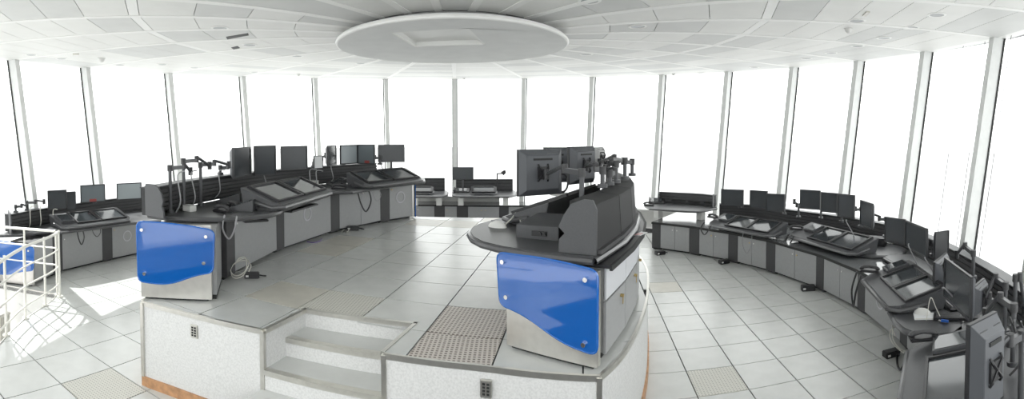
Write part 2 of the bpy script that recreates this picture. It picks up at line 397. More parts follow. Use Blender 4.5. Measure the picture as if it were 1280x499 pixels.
for lst, lab, grp in ((INNER, 'round recessed downlight in the ceiling near the central disc', 'downlights around the central disc'), (OUTER, 'round recessed downlight in the ceiling near the windows', 'downlights along the windows')):
    for x, y in lst:
        t = thing('ceiling_downlight', lab, 'downlight', group=grp)
        on_ceiling(t, cpx(x, y))
        if first is None:
            a = trim_src.build('trim_ring', 'batten', t); b = lens_src.build('lens', 'led', t); first = (a, b)
        else: share('trim_ring', first[0], t); share('lens', first[1], t)
        t.location = t.location + Vector((0, 0, .004))
for x, y, s in ((127, 73, 1.1), (1060.6, 36, .9), (373, 92.5, .8), (842, 92, .8), (580, 97.5, .6)):
    t = thing('smoke_detector', 'small white domed detector on the ceiling', 'detector', group='ceiling detectors'); on_ceiling(t, cpx(x, y))
    pr = [(.03, 0), (.055, -.004), (.055, -.02), (.045, -.045), (.025, -.065), (.0, -.07)]; n = 20
    v = [(s * r * cos(2 * pi * i / n), s * r * sin(2 * pi * i / n), s * z) for i in range(n) for r, z in pr]; K = len(pr)
    MB().add(v, [(i * K + a, ((i + 1) % n) * K + a, ((i + 1) % n) * K + a + 1, i * K + a + 1) for i in range(n) for a in range(K - 1)]).build('dome', 'whiteplastic', t)
    MB().prism([(s * .07 * cos(2 * pi * i / n), s * .07 * sin(2 * pi * i / n)) for i in range(n)], -.008, .004).build('base_plate', 'whiteplastic', t)
for pts, nm, lab in ((((282.5, 46), (310, 41.5), (311, 44), (284, 49)), 'ceiling_slot', 'long black slot cut into a white ceiling panel'), (((289, 59.5), (297, 57.5), (300, 60), (292, 61.5)), 'ceiling_slot', 'short black notch in the ceiling beside a downlight')):
    q = [cpx(*p) + Vector((0, 0, -.004)) for p in pts]
    MB().hexa(q, [p + Vector((0, 0, .02)) for p in q]).build(nm, 'gasket', smooth=False); o = COL.objects[-1]; tag(o, lab, 'slot')
for pts in (((1078, 19), (1083, 14.2), (1087.5, 14.6), (1083, 19.4)), ((91, 67), (99, 66.8), (99, 68.2), (91, 68.4))):
    q = [cpx(*p) + Vector((0, 0, -.012)) for p in pts]
    MB().hexa(q, [p + Vector((0, 0, .014)) for p in q]).build('ceiling_sign', 'tile_beige', smooth=False); tag(COL.objects[-1], 'small beige plate fixed to the ceiling by the windows', 'plate', 'beige ceiling plates')

# ------------------------------------------------------------------ raised platform with steps
NW = .05
def strip(pts, off, z0, z1, closed=False):
    """wall of thickness off along an open polyline"""
    m_ = MB(); k = len(pts)
    nrm = []
    for i in range(k):
        d = (Vector(pts[min(i + 1, k - 1)]) - Vector(pts[max(i - 1, 0)])).normalized(); nrm.append(Vector((d.y, -d.x)))
    for i in range(k - 1):
        a, b = Vector(pts[i]), Vector(pts[i + 1]); a2, b2 = a + nrm[i] * off, b + nrm[i + 1] * off
        m_.hexa([V3(a, z0), V3(b, z0), V3(b2, z0), V3(a2, z0)], [V3(a, z1), V3(b, z1), V3(b2, z1), V3(a2, z1)])
    return m_
platform = struct(MB().prism([tuple(p) for p in PLAT], -.01, PZ - .012).build('floor_platform', 'seam', smooth=False), 'raised round-edged platform with pale floor tiles and white sides', 'platform')
npt = lattice((-.900, 6.029), .5895, [tuple(p) for p in PLAT], lambda c: True, PZ, platform, .012,
              lambda i, j: 'vent' if (i, j) in ((-1, 3),) else 'tile_beige' if (i, j) in ((-2, 3), (-3, -1), (-3, 0), (-1, -4), (-2, -4), (0, -5)) else 'vent_warm' if (i, j) in ((1, 3), (1, 4)) else 'tile', range(-8, 8), range(-8, 10))
print('platform tiles', npt)
front_l = smooth_path(pf_l, 4); front_r = smooth_path(pf_r, 4)
edge_paths = [('left', [left_s[i] for i in range(0, len(left_s))] + front_l[1:]), ('right', front_r + right_s[1:])]
for nm, pth in edge_paths:
    strip(pth, .012, .09, PZ - .035).build('side_panel', 'white', platform)
    strip(pth, .022, PZ - .035, PZ + .004).build('edge_rim', 'rim', platform)
    strip(pth, .028, 0, .09).build('skirting', 'wood', platform)
# corner posts of the platform
for p, s in ((pf_l[0], 1), (pf_l[-1], 1), (pf_r[0], 1), (pf_r[-1], 1)):
    MB().box((p.x, p.y - .008, .09 + (PZ - .1) / 2), (.035, .04, PZ - .1)).build('corner_trim', 'rim', platform)
# rim around the stair notch
A, B, C, D = pf_l[-1], pf_n[0], pf_n[1], pf_r[0]
def bar2(a, b, w, z0, z1, off=0):
    d = (b - a).normalized(); nn = Vector((-d.y, d.x)); a0, b0 = a + nn * off, b + nn * off
    return MB().hexa([V3(a0, z0), V3(b0, z0), V3(b0 + nn * w, z0), V3(a0 + nn * w, z0)], [V3(a0, z1), V3(b0, z1), V3(b0 + nn * w, z1), V3(a0 + nn * w, z1)])
for a, b in ((A, B), (B, C), (C, D)):
    bar2(a, b, .03, PZ - .03, PZ + .005, -.03).build('edge_rim', 'rim', platform)
    bar2(a, b, .012, .0, PZ - .03, -.012).build('stair_wall', 'white', platform)
# steps
RISE = PZ / 5; RUN = .29
dn = ((A - B).normalized() + (D - C).normalized()) / 2
ux = (C - B).normalized()
for s in range(1, 5):
    z = PZ - RISE * s
    l0 = B + (A - B).normalized() * (RUN * (s - 1)); r0 = C + (D - C).normalized() * (RUN * (s - 1))
    l1 = B + (A - B).normalized() * (RUN * s); r1 = C + (D - C).normalized() * (RUN * s)
    if s > 2:      # lower steps run out in front of the platform face
        ex = .0 if s == 3 else .0
    st = thing('stair_step', ['', 'top step with metal nosing just below the platform floor', 'second step down from the platform with metal nosing', 'third step down from the platform with metal nosing', 'lowest step at the foot of the platform stairs'][s], 'step', V3((l0 + r0 + l1 + r1) / 4, 0))
    oo = Vector(((l0 + r0 + l1 + r1) / 4).to_tuple())
    loc4 = lambda zz, ins=0: [V3(p - oo, zz) for p in (l1, r1, r0, l0)]
    MB().hexa(loc4(z - RISE + .001 if s < 4 else 0.0), loc4(z - .008)).build('riser', 'white', st, smooth=False)
    nose = .045; nl, nr2 = l1 - (A - B).normalized() * nose, r1 - (D - C).normalized() * nose
    MB().hexa([V3(p - oo, z - .008) for p in (nl, nr2, r0, l0)], [V3(p - oo, z) for p in (nl, nr2, r0, l0)]).build('tread', 'tile', st, smooth=False)
    fl, fr = l1 + (A - B).normalized() * .012, r1 + (D - C).normalized() * .012
    MB().hexa([V3(p - oo, z - .038) for p in (fl, fr, nr2, nl)], [V3(p - oo, z + .002) for p in (fl, fr, nr2, nl)]).build('nosing', 'rim', st, smooth=False)
# socket boxes let into the white platform sides
for (x, y), pa, pb, lab in (((243.5, 414), pf_l[1], pf_l[3], 'small metal socket plate in the platform side by the blue end panel console'), ((608, 485.5), pf_r[1], pf_r[3], 'small metal socket plate in the platform side below the floor gratings')):
    # meet the front face: march along the pixel ray until it crosses the edge line
    d = (pb - pa).normalized(); nn = Vector((d.y, -d.x)); best = None
    for rr_ in range(150, 500):
        p = GR(x, y, rr_ * .01)
        if (Vector((p.x, p.y)) - pa).dot(nn) > .014: best = p
        else: break
    p = GR(x, y, rr_ * .01)
    t = thing('socket_plate', lab, 'socket', p, atan2(d.y, d.x))
    MB().box((0, -.006, 0), (.075, .02, .115)).build('plate', 'rim', t, bevel=.003)
    for a in (-1, 1):
        for b in range(4): MB().box((a * .014, -.017, -.033 + b * .022), (.018, .004, .014)).build('socket_hole', 'gasket', t)

# hazy land far below the tower
gr = MB(); gr.add([(3000 * cos(2 * pi * i / 48), 3000 * sin(2 * pi * i / 48), -70) for i in range(48)], [tuple(range(48))])
struct(gr.build('ground', 'ground', smooth=False), 'pale hazy land far below the tower', 'ground')
# stair well below the opening in the floor
wl = [tuple(p) for p in HEDGE]

# ------------------------------------------------------------------ builders for the consoles
def rot2(p, a): return Vector((p[0] * cos(a) - p[1] * sin(a), p[0] * sin(a) + p[1] * cos(a)))
def frame2(P0, P1):
    d = P1 - P0; return atan2(d.y, d.x), d.length
def cabinet(P0, P1, z0, h, depth, kind, label, group, door='door', name='console_cabinet'):
    rz, L = frame2(P0, P1)
    t = thing(name, label, 'cabinet', V3(P0, z0), rz, group)
    MB().box((L / 2, depth / 2 + .012, (h + .035) / 2), (L - .004, depth - .02, h - .035)).build('body', 'pillar' if kind == 'side' else door, t)
    MB().box((L / 2, depth / 2 + .03, .018), (L - .03, depth - .06, .036)).build('plinth', 'gasket', t)
    n = {'doors': 2, 'ring': 1, 'door': 1, 'side': 1}[kind]
    for i in range(n):
        w = L / n
        d = MB().box((w * (i + .5), -.004, .045 + (h - .055) / 2), (w - .006, .018, h - .055)).build('door', door, t, bevel=.002)
        kx = w * (i + 1) - .05 if (i == 0 and n == 2) else w * i + .05
        if kind != 'side': MB().cyl((kx, -.012, h - .10), (kx, -.022, h - .10), .011, 10).build('lock', 'whiteplastic' if random.random() < .5 else 'brass', d)
        if kind == 'ring':
            R1, R2, zc, xc, N = .105, .085, h * .62, w * .46, 28
            v = []
            for k in range(N):
                a = 2 * pi * k / N
                v += [(xc + R1 * cos(a), -.0135, zc + R1 * sin(a)), (xc + R1 * cos(a), -.018, zc + R1 * sin(a)), (xc + R2 * cos(a), -.018, zc + R2 * sin(a)), (xc + R2 * cos(a), -.0135, zc + R2 * sin(a))]
            MB().add(v, [(k * 4 + a, ((k + 1) % N) * 4 + a, ((k + 1) % N) * 4 + (a + 1) % 4, k * 4 + (a + 1) % 4) for k in range(N) for a in range(4)]).build('emblem_ring', 'ring', d)
    return t
def pillar(P0, P1, z0, h, depth, label, group):
    rz, L = frame2(P0, P1)
    t = thing('console_pillar', label, 'pillar', V3(P0, z0), rz, group)
    MB().box((L / 2, depth / 2 - .014, h / 2 + .012), (L, depth, h - .024)).build('column', 'pillar', t, bevel=.004)
    MB().box((L / 2, depth / 2, .012), (L - .02, depth - .06, .024)).build('foot', 'gasket', t)
    return t
def offset_path(pts, d):
    pts = [Vector(p) for p in pts]; k = len(pts); o = []
    for i in range(k):
        t = (pts[min(i + 1, k - 1)] - pts[max(i - 1, 0)]).normalized(); o.append(pts[i] + Vector((-t.y, t.x)) * d)
    return o
def strip_z(path, d0, d1, z0, z1):
    """solid band between two offsets of a plan path"""
    a, b = offset_path(path, d0), offset_path(path, d1); m_ = MB()
    n = len(a); v = []
    for i in range(n): v += [V3(a[i], z0), V3(b[i], z0), V3(b[i], z1), V3(a[i], z1)]
    f = [(i * 4 + k, (i + 1) * 4 + k, (i + 1) * 4 + (k + 1) % 4, i * 4 + (k + 1) % 4) for i in range(n - 1) for k in range(4)] + [(0, 1, 2, 3), tuple((n - 1) * 4 + k for k in (3, 2, 1, 0))]
    return m_.add(v, f)
def slab(poly, z, th, name, m, parent, bevel=.008):
    return MB().prism([(p[0], p[1]) for p in poly], z - th, z).build(name, m, parent, bevel=bevel)
def local(t, P):      # world plan point -> local frame of an unrotated thing
    return (P[0] - t.location.x, P[1] - t.location.y)
def worktop(name, label, poly, z, th=.04, mat_='desk', cat='worktop', edge='lip'):
    c = sum((Vector(p) for p in poly), Vector((0, 0))) / len(poly)
    t = thing(name, label, cat, V3(c, z - th))
    pl = [Vector(p) - c for p in poly]
    MB().prism([tuple(p) for p in pl], .002, th).build('top', mat_, t, bevel=.008)
    MB().tube([V3(p, th * .45) for p in pl] + [V3(pl[0], th * .45)], th * .52, 8, cap=False).build('edge_band', edge, t)
    return t
def back_rail(name, label, path, z0, z1, end=(True, True), slats=4, th=.09, matb='dark', mats='pillar'):
    """slatted equipment rail standing along the back of a desk"""
    t = thing(name, label, 'equipment rail', V3(path[0], z0))
    pth = [Vector(p) - Vector(path[0]) for p in path]
    H = z1 - z0
    strip_z(pth, .02, th, 0.0, H - .012).build('board', matb, t)
    for i in range(slats):
        zz = .03 + (H - .06) * i / slats
        strip_z(pth, .0, .022, zz, zz + (H - .06) / slats - .014).build('slat', mats, t)
    strip_z(pth, -.005, th + .02, H - .012, H).build('cap', 'panel', t)
    return t
def end_plate(t, p, d, z0, H, w=.26, m='panel', th=.02):
    """curved end plate of an equipment rail, d = direction from front to back"""
    d = Vector(d).normalized(); s = Vector((-d.y, d.x)) * th
    prof = [(-w, 0), (-w * .98, H * .22), (-w * .86, H * .36), (-w * .98, H * .52), (-w * .85, H * .75), (-w * .55, H * .95), (-w * .15, H * 1.02), (.10, H * 1.02), (.12, H * .9), (.12, 0)]
    o = Vector((p[0], p[1])) - Vector((t.location.x, t.location.y))
    pts = [(o.x + d.x * a, o.y + d.y * a, z0 - t.location.z + b) for a, b in prof]
    return MB().extrude(pts, (s.x, s.y, 0)).build('end_plate', m, t)
def inst_console(label, F0, F1, z, depth, rise, screens, devs=(), lip=True, over=.0, h_front=.05, matp='panel', name='instrument_console', scr_mat='screen_t'):
    """sloping console top: front edge F0-F1 at height z, rising to the back. screens in local fractions (x0,x1,s0,s1)"""
    rz, L = frame2(F0, F1)
    t = thing(name, label, 'console', V3(F0, z - h_front), rz)
    hf = h_front; c = .09
    a = atan2(rise, depth); sl = hypot(rise, depth)
    # body: chamfered front corners
    out = [(0 + c, 0), (L - c, 0), (L, c), (L + .02, depth), (-.02, depth), (0, c)]
    mb_ = MB(); n = len(out)
    top = [(x, y, hf + rise * y / depth) for x, y in out]; bot = [(x, y * .9, 0) for x, y in out]
    mb_.add(bot + top, [tuple(range(n))[::-1], tuple(range(n, 2 * n))] + [(i, (i + 1) % n, n + (i + 1) % n, n + i) for i in range(n)])
    mb_.build('housing', matp, t, bevel=.006)
    if lip:
        MB().tube([(-.02, depth * .6, hf * .4 + rise * .3), (0, c, hf * .5), (c, -.012, hf * .5), (L - c, -.012, hf * .5), (L, c, hf * .5), (L + .02, depth * .6, hf * .4 + rise * .3)], .024, 8).build('front_lip', 'lip', t)
    R = Matrix.Rotation(a, 3, 'X')
    def on(x, s, up): return R @ Vector((x, s, up)) + Vector((0, 0, hf))
    def bx(x0, x1, s0, s1, u0, u1, nm, m, par, bev=0):
        p = [on(x, s, u) for u in (u0, u1) for x, s in ((x0, s0), (x1, s0), (x1, s1), (x0, s1))]
        return MB().hexa(p[:4], p[4:]).build(nm, m, par, bevel=bev)
    for q in screens:
        x0, x1, s0, s1 = q[0] * L, q[1] * L, q[2] * sl, q[3] * sl; m = q[4] if len(q) > 4 else scr_mat; w = .03
        fr = MB()
        for (a0, a1, b0, b1) in ((x0, x1, s0, s0 + w * .7), (x0, x1, s1 - w, s1), (x0, x0 + w, s0 + w * .7, s1 - w), (x1 - w, x1, s0 + w * .7, s1 - w)):
            p = [on(x, s, u) for u in (-.01, .026) for x, s in ((a0, b0), (a1, b0), (a1, b1), (a0, b1))]; fr.hexa(p[:4], p[4:])
        f_ = fr.build('screen_frame', 'black', t)
        bx(x0 + w, x1 - w, s0 + w * .7, s1 - w, -.01, .010, 'screen', m, f_)
    for q in devs:
        x0, x1, s0, s1 = q[0] * L, q[1] * L, q[2] * sl, q[3] * sl
        d = bx(x0, x1, s0, s1, -.005, .045, 'keypad', 'panel', t, .004)
        bx(x0 + .02, x1 - .02, s0 + .02, s1 - .02, .045, .049, 'display', q[4] if len(q) > 4 else 'screen_t', d)
    return t
def handset(p, rz, label, z):
    """telephone handset on a cradle"""
    t = thing('telephone_handset', label, 'telephone', V3(p, z), rz)
    MB().box((0, 0, .014), (.22, .10, .028)).build('cradle', 'black', t, bevel=.008)
    MB().tube([(-.10, 0, .042), (-.07, 0, .058), (0, 0, .066), (.07, 0, .058), (.10, 0, .042)], [.022, .02, .016, .02, .022], 10).build('handset', 'pillar', t)
    MB().cyl((-.095, 0, .034), (-.095, 0, .050), .028, 14).build('earpiece', 'black', t)
    MB().cyl((.095, 0, .034), (.095, 0, .050), .028, 14).build('mouthpiece', 'black', t)
    return t
CABLE_N = [0]
def cable(label, pts, r, m, group=None, name='cable', n=5):
    P = [Vector(p) for p in pts]; o = P[0].copy()
    ob = MB().tube(smooth_path([p - o for p in P], n), r, 6).build(name, m); ob.location = o
    tag(ob, label, 'cable', group); return ob

def monitor(label, L, Rr, front=True, mat_s='screen', tilt=0, group=None, patch=None, shell='shell', thick=.045, name='monitor', mouth=None):
    """L = (x, ytop, ybottom, distance) of the left edge as photographed, Rr the same for the right edge"""
    tl, bl = GR(L[0], L[1], L[3]), GR(L[0], L[2], L[3]); tr, br = GR(Rr[0], Rr[1], Rr[3]), GR(Rr[0], Rr[2], Rr[3])
    c = (tl + bl + tr + br) / 4; u = ((tr - tl) + (br - bl)) / 2
    w = hypot(u.x, u.y); h = ((tl.z - bl.z) + (tr.z - br.z)) / 2
    rz = atan2(u.y, u.x)
    t = thing(name, label, 'monitor', (c.x, c.y, c.z - h / 2), rz, group); t.rotation_euler = (tilt, 0, rz)
    s = 1 if front else -1                      # screen looks to -y when front
    b = min(.018, w * .05)
    fr = MB()
    for cx_, cz_, sx, sz in ((0, b / 2, w, b), (0, h - b / 2, w, b), (-w / 2 + b / 2, h / 2, b, h - 2 * b), (w / 2 - b / 2, h / 2, b, h - 2 * b)):
        fr.box((cx_, 0, cz_), (sx, .026, sz))
    fr.build('bezel', 'bezel', t, bevel=.002)
    MB().box((0, s * .002, h / 2), (w - 2 * b + .002, .012, h - 2 * b + .002)).build('screen', mat_s, t)
    y1, y2 = s * .013, s * (.013 + thick)
    k = .14 * w; kz = .14 * h
    MB().hexa([(-w / 2 + .004, y1, .004), (w / 2 - .004, y1, .004), (w / 2 - k, y2, kz), (-w / 2 + k, y2, kz)],
              [(-w / 2 + .004, y1, h - .004), (w / 2 - .004, y1, h - .004), (w / 2 - k, y2, h - kz), (-w / 2 + k, y2, h - kz)]).build('rear_cover', shell, t, bevel=.003)
    MB().box((0, s * (.013 + thick + .008), h * .5), (.11, .016, .11)).build('mount_plate', 'black', t)
    if patch: MB().box((patch[0] * w / 2, -s * .0055, h * patch[1]), (w * .28, .003, h * .16)).build('red_notice', 'red', t)
    if not front:
        for q in (-.24, .24):
            MB().box((q * w, -(.013 + thick * .5), h * .885), (w * .24, .014, h * .075), M4=Matrix.Rotation(-atan2(thick, kz), 3, 'X') if False else None).build('vent_grille', 'vent_dark', t)
        for sx, sz in ((-1, 1), (1, 1), (-1, -1), (1, -1)):
            MB().tube([(0, -(.013 + thick + .018), h * .5), (sx * .045, -(.013 + thick + .02), h * .5 + sz * .05), (sx * .05, -(.013 + thick + .004), h * .5 + sz * .075)], .008, 6).build('bracket_leg', 'black', t)
        MB().box((0, -(.013 + thick + .002), h * .79), (w * .42, .008, h * .045)).build('grip', 'gasket', t)
    t['_w'] = w; t['_h'] = h
    return t, c, rz, w, h
def arm(label, base, z0, z1, target, mount=None, elbow=None, n=12):
    """pole with a two-link arm; parts of the monitor it carries, or an empty arm of its own when it carries none"""
    base = Vector((base[0], base[1])); b0 = V3(base, z0); tg = Vector(target); b1 = V3(base, z1)
    if mount is None: t = thing('empty_monitor_arm', label, 'stand', b0); tf = lambda p: Vector(p) - b0  # a monitor arm on its own pole, with no monitor on it
    else:
        t = mount; Ri = Matrix.Rotation(-mount.rotation_euler[2], 3, 'Z'); L0 = mount.location.copy(); tf = lambda p: Ri @ (Vector(p) - L0)
    mid = Vector(((base.x + tg.x) / 2, (base.y + tg.y) / 2, z1)) if elbow is None else Vector((elbow[0], elbow[1], z1))
    Z = lambda p, dz: Vector((p.x, p.y, p.z + dz))
    MB().cyl(tf(b0), tf(Z(b0, .03)), .042, n).build('base_clamp', 'arm', t)
    MB().cyl(tf(b0), tf(Z(b1, .02)), .019, n).build('pole', 'arm', t)
    MB().cyl(tf(Z(b1, -.03)), tf(Z(b1, .035)), .028, n).build('collar', 'pillar', t)
    if (mid - b1).length > .03:
        d = (mid - b1).xy.normalized(); q = Vector((-d.y, d.x)) * .017; pts = [b1.xy - q, mid.xy - q, mid.xy + q, b1.xy + q]
        MB().hexa([tf(V3(p, z1 - .02)) for p in pts], [tf(V3(p, z1 + .02)) for p in pts]).build('lower_link', 'arm', t)
    MB().cyl(tf(Z(mid, -.025)), tf(Z(mid, .05)), .025, n).build('elbow', 'pillar', t)
    MB().tube([tf(Z(mid, .04)), tf(tg)], .017, 8).build('upper_link', 'arm', t)
    MB().cyl(tf(Z(tg, -.045)), tf(Z(tg, .045)), .026, n).build('tilt_head', 'black', t)
    return t
def blue_end(label, P0, P1, z0, ztop, up_l=1.0, shape='l'):
    """end of a console run: steel-faced box, blue glass sheet with a wave along its lower edge, four studs. P0-P1 face as photographed"""
    rz, L = frame2(P0, P1); H = ztop - z0
    t = thing('blue_glass_partition', label, 'partition', V3(P0, z0), rz)
    MB().box((L / 2, .035, H * .5 - .01), (L - .01, .05, H - .05)).build('steel_plate', 'steel', t, bevel=.003)
    MB().box((L / 2, .05, .008), (L - .08, .05, .016)).build('foot', 'gasket', t)
    n = 22; top = []; bot = []
    for i in range(n + 1):
        x = i / n
        if shape == 'l':      # high at left, falls to the right; wave rises to the right
            zt = H * (1.0 - .10 * x ** 2.2); zb = H * (.235 - .035 * sin(pi * x * .95) + .155 / (1 + math.exp(-(x - .60) * 9)))
        else:
            zt = H * (1.0 + .03 * sin(pi * x * .8) - .05 * x ** 2); zb = H * (.17 + .30 / (1 + math.exp((x - .46) * 6.5)))
        top.append((x, zt)); bot.append((x, zb))
    def X(x, z): 
        if shape == 'l': return -.01 + x * (L + .02) + (x - .5) * .10 * max(0, (z / H - .3)) * L * (1 if x > .5 else .2)
        return -.012 + x * (L + .02) - (1 - x) * .07 * L * max(0, z / H - .2)
    prof = [(X(x, z), 0, z) for x, z in bot] + [(X(x, z), 0, z) for x, z in top[::-1]]
    def rounded(pl, ids, r_):
        out = []
        for i_, p_ in enumerate(pl):
            if i_ not in ids: out.append(p_); continue
            a_, b_ = Vector(pl[i_ - 1]), Vector(pl[(i_ + 1) % len(pl)]); c_ = Vector(p_)
            ra, rb_ = min(r_, (a_ - c_).length * .95), min(r_, (b_ - c_).length * .95)
            u_, v_ = c_ + (a_ - c_).normalized() * ra, c_ + (b_ - c_).normalized() * rb_
            for k_ in range(6): f_ = k_ / 5; out.append(tuple(u_ * (1 - f_) ** 2 + c_ * 2 * f_ * (1 - f_) + v_ * f_ ** 2))
        return out
    keep = [q_ for i_, q_ in enumerate(prof) if i_ in (0, n, n + 1, 2 * n + 1) or 2 <= i_ <= n - 2 or n + 3 <= i_ <= 2 * n - 1]
    prof = keep; m0 = n - 2 ; last = len(prof) - 1
    prof = rounded(prof, (0, m0, m0 + 1, last), .055)
    m_ = MB().extrude([(p[0], -.03, p[2]) for p in prof], (0, .014, 0))
    g = m_.build('blue_glass', 'blue', t, bevel=.004)
    m_ = MB().tube([(p[0], -.023, p[2]) for p in prof] + [(prof[0][0], -.023, prof[0][2])], .0095, 6, cap=False); m_.build('polished_edge', 'blue2', g)
    for x, zf in ((.07, .90 if shape == 'l' else .92), (.90, .83 if shape == 'l' else .88), (.09, .34 if shape == 'l' else .56), (.88, .50 if shape == 'l' else .26)):
        MB().cyl((X(x, zf * H), -.05, zf * H), (X(x, zf * H), .012, zf * H), .0155, 14).build('stud', 'chrome', t)
    return t

# ------------------------------------------------------------------ right-hand run along the windows (main floor)
RB = [(814, 312), (826, 312.6), (864, 317), (876, 319.5), (912, 327), (923, 330), (959, 339), (969, 343), (1017, 362.5), (1027, 366.5), (1068, 389), (1077, 395), (1121, 431), (1131, 440), (1166, 476), (1174, 486), (1215, 545)]
rb = [G(x, y, 0) for x, y in RB]
_pc = Vector((-.75, 5.7)); _pa = [atan2((p - _pc).x, (p - _pc).y) for p in rb]; _pr = [(p - _pc).length for p in rb]
_n = len(rb); _mx = sum(_pa) / _n; _my = sum(_pr) / _n; _k = sum((a - _mx) * (r - _my) for a, r in zip(_pa, _pr)) / sum((a - _mx) ** 2 for a in _pa)
rb = [_pc + Vector((sin(a), cos(a))) * ((_my + _k * (a - _mx)) * .75 + r * .25) for a, r in zip(_pa, _pr)]      # the cabinets stand on a smooth arc
kinds = ['p', 'doors', 'p', 'doors', 'p', 'doors', 'p', 'doors', 'p', 'doors', 'p', 'ring', 'p', 'doors', 'p', 'doors']
HL, DEP = .53, .62
gp = 'charcoal pillars of the window-side run'
cab_lab = {1: 'pale grey two-door cabinet under the bare raised desk', 3: 'narrow pale two-door cabinet under the left end of the first slanted console by the windows', 5: 'pale two-door cabinet with a hanging thin wire, below the first slanted console',
           7: 'wide two-door cabinet under the second slanted console by the windows', 9: 'two-door cabinet beside the charcoal pillar with a hanging black cable loop', 11: 'grey cabinet with a round emblem ring below the twin-screen console by the windows', 13: 'cabinet behind the white cable tangle on the floor', 15: 'cabinet under the slanted console with the large pale screen'}
for i, k in enumerate(kinds):
    if k == 'p': pillar(rb[i], rb[i + 1], 0, HL, DEP, 'charcoal grey pillar between cabinets of the window-side console run', gp)
    else: cabinet(rb[i], rb[i + 1], 0, HL, DEP, k, cab_lab[i], 'cabinets of the window-side run', 'door')
cnt = thing('counter_top', 'low dark counter running over the window-side cabinets under the raised desks', 'counter', V3(rb[0], HL))
strip_z([p - rb[0] for p in rb], -.035, DEP + .75, .002, .026).build('top', 'counter', cnt)
strip_z([p - rb[0] for p in rb], -.05, -.033, -.012, .028).build('front_edge', 'gasket', cnt)
# low back cabinet wall behind the counter
back = offset_path(rb, DEP + .12)

# bare raised desk on two pale posts
ZD = .80
dk = worktop('raised_desk', 'bare charcoal raised desk with bowed front on two pale posts', [G(x, y, ZD) for x, y in ((806, 257), (812, 260.5), (830, 262), (855, 263.6), (872, 264), (885, 262.5), (896, 260), (893, 256.5), (862, 252.5), (815, 251.5))], ZD, .035)
for x, y in ((823, 258), (876, 260)):
    p = G(x, y, ZD); o = p - Vector((dk.location.x, dk.location.y))
    MB().box((o.x, o.y, (HL + .028 + ZD - .035) / 2 - dk.location.z), (.13, .13, ZD - .037 - HL - .028), .5).build('support_post', 'wallw', dk)
rail_p = [G(x, y, ZD) for x, y in ((824, 253), (838, 253.8), (862, 255), (876, 256), (892, 258))]
br = back_rail('equipment_rail', 'empty grey equipment rail with dark slots on the bare raised desk', rail_p, ZD, ZD + .235, slats=3, matb='pillar', mats='panel')
end_plate(br, rail_p[0], (.35, 1), ZD, .25, .2); end_plate(br, rail_p[-1], (.5, .9), ZD, .25, .2)
for a, b in ((.24, .5), (.55, .76), (.83, .95)):
    q0, q1 = rail_p[0].lerp(rail_p[-1], a) - rail_p[0], rail_p[0].lerp(rail_p[-1], b) - rail_p[0]
    dd = (q1 - q0).normalized(); nn = Vector((dd.y, -dd.x)) * .016
    MB().hexa([V3(q0, .05), V3(q1, .05), V3(q1 + nn, .05), V3(q0 + nn, .05)], [V3(q0, .085), V3(q1, .085), V3(q1 + nn, .085), V3(q0 + nn, .085)]).build('slot', 'gasket', br)
def small_console(label, px, py, z, w, d, rz, m='screen_t', phone=True):
    p = G(px, py, z); t = thing('desk_terminal', label, 'terminal', V3(p, z), rz)
    MB().hexa([(-w / 2, -d / 2, 0), (w / 2, -d / 2, 0), (w / 2, d / 2, 0), (-w / 2, d / 2, 0)], [(-w / 2, -d / 2, .03), (w / 2, -d / 2, .03), (w / 2, d / 2, .10), (-w / 2, d / 2, .10)]).build('case', 'black', t, bevel=.005)
    a = atan2(.07, d); R = Matrix.Rotation(a, 3, 'X')
    MB().box((-.03 * w, 0, .069), (w * .72, d * .74, .006), M4=R).build('display', m, t)
    if phone:
        MB().tube([(-w * .47, -d * .42, .05), (-w * .47, 0, .085), (-w * .47, d * .42, .11)], .018, 8).build('handset', 'pillar', t)
    return t
small_console('desk terminal with pale display at the end of the bare raised desk', 821, 254, ZD, .34, .28, -.3)
handset(G(811, 257, ZD), -.3, 'telephone handset lying beside the terminal on the bare raised desk', ZD)

ZL = .66
ic1 = inst_console('first slanted console by the windows with two dark screens, next to the bare raised desk', G(883, 280, ZL), G(962, 294.5, ZL), ZL, .50, .15, [(.28, .60, .10, .92, 'screen_t'), (.60, .95, .10, .92, 'screen_t')], [(.10, .27, .35, .85, 'screen_t')])
ic2 = inst_console('second slanted console by the windows with two large dark screens and curved front lip', G(984, 293, ZL), G(1065, 317, ZL), ZL, .52, .16, [(.30, .62, .10, .92, 'screen_t'), (.62, .96, .10, .92, 'screen')], [(.12, .28, .40, .85, 'screen_t')])
ic3 = inst_console('twin-screen slanted console above the cabinet with the emblem ring by the windows', G(1077, 346, ZL), G(1114, 387, ZL), ZL, .60, .17, [(.22, .60, .25, .95, 'screen_t'), (.61, .99, .25, .95, 'screen_t')], [(.02, .20, .42, .86, 'screen_t')], lip=True)
ic4 = inst_console('slanted console with one large pale screen at the end of the window run', G(1138, 431, ZL), G(1122, 530, ZL), ZL, .62, .14, [(.30, .95, .22, .98, 'screen_t')], [(.03, .28, .30, .74, 'screen_t')], lip=True)
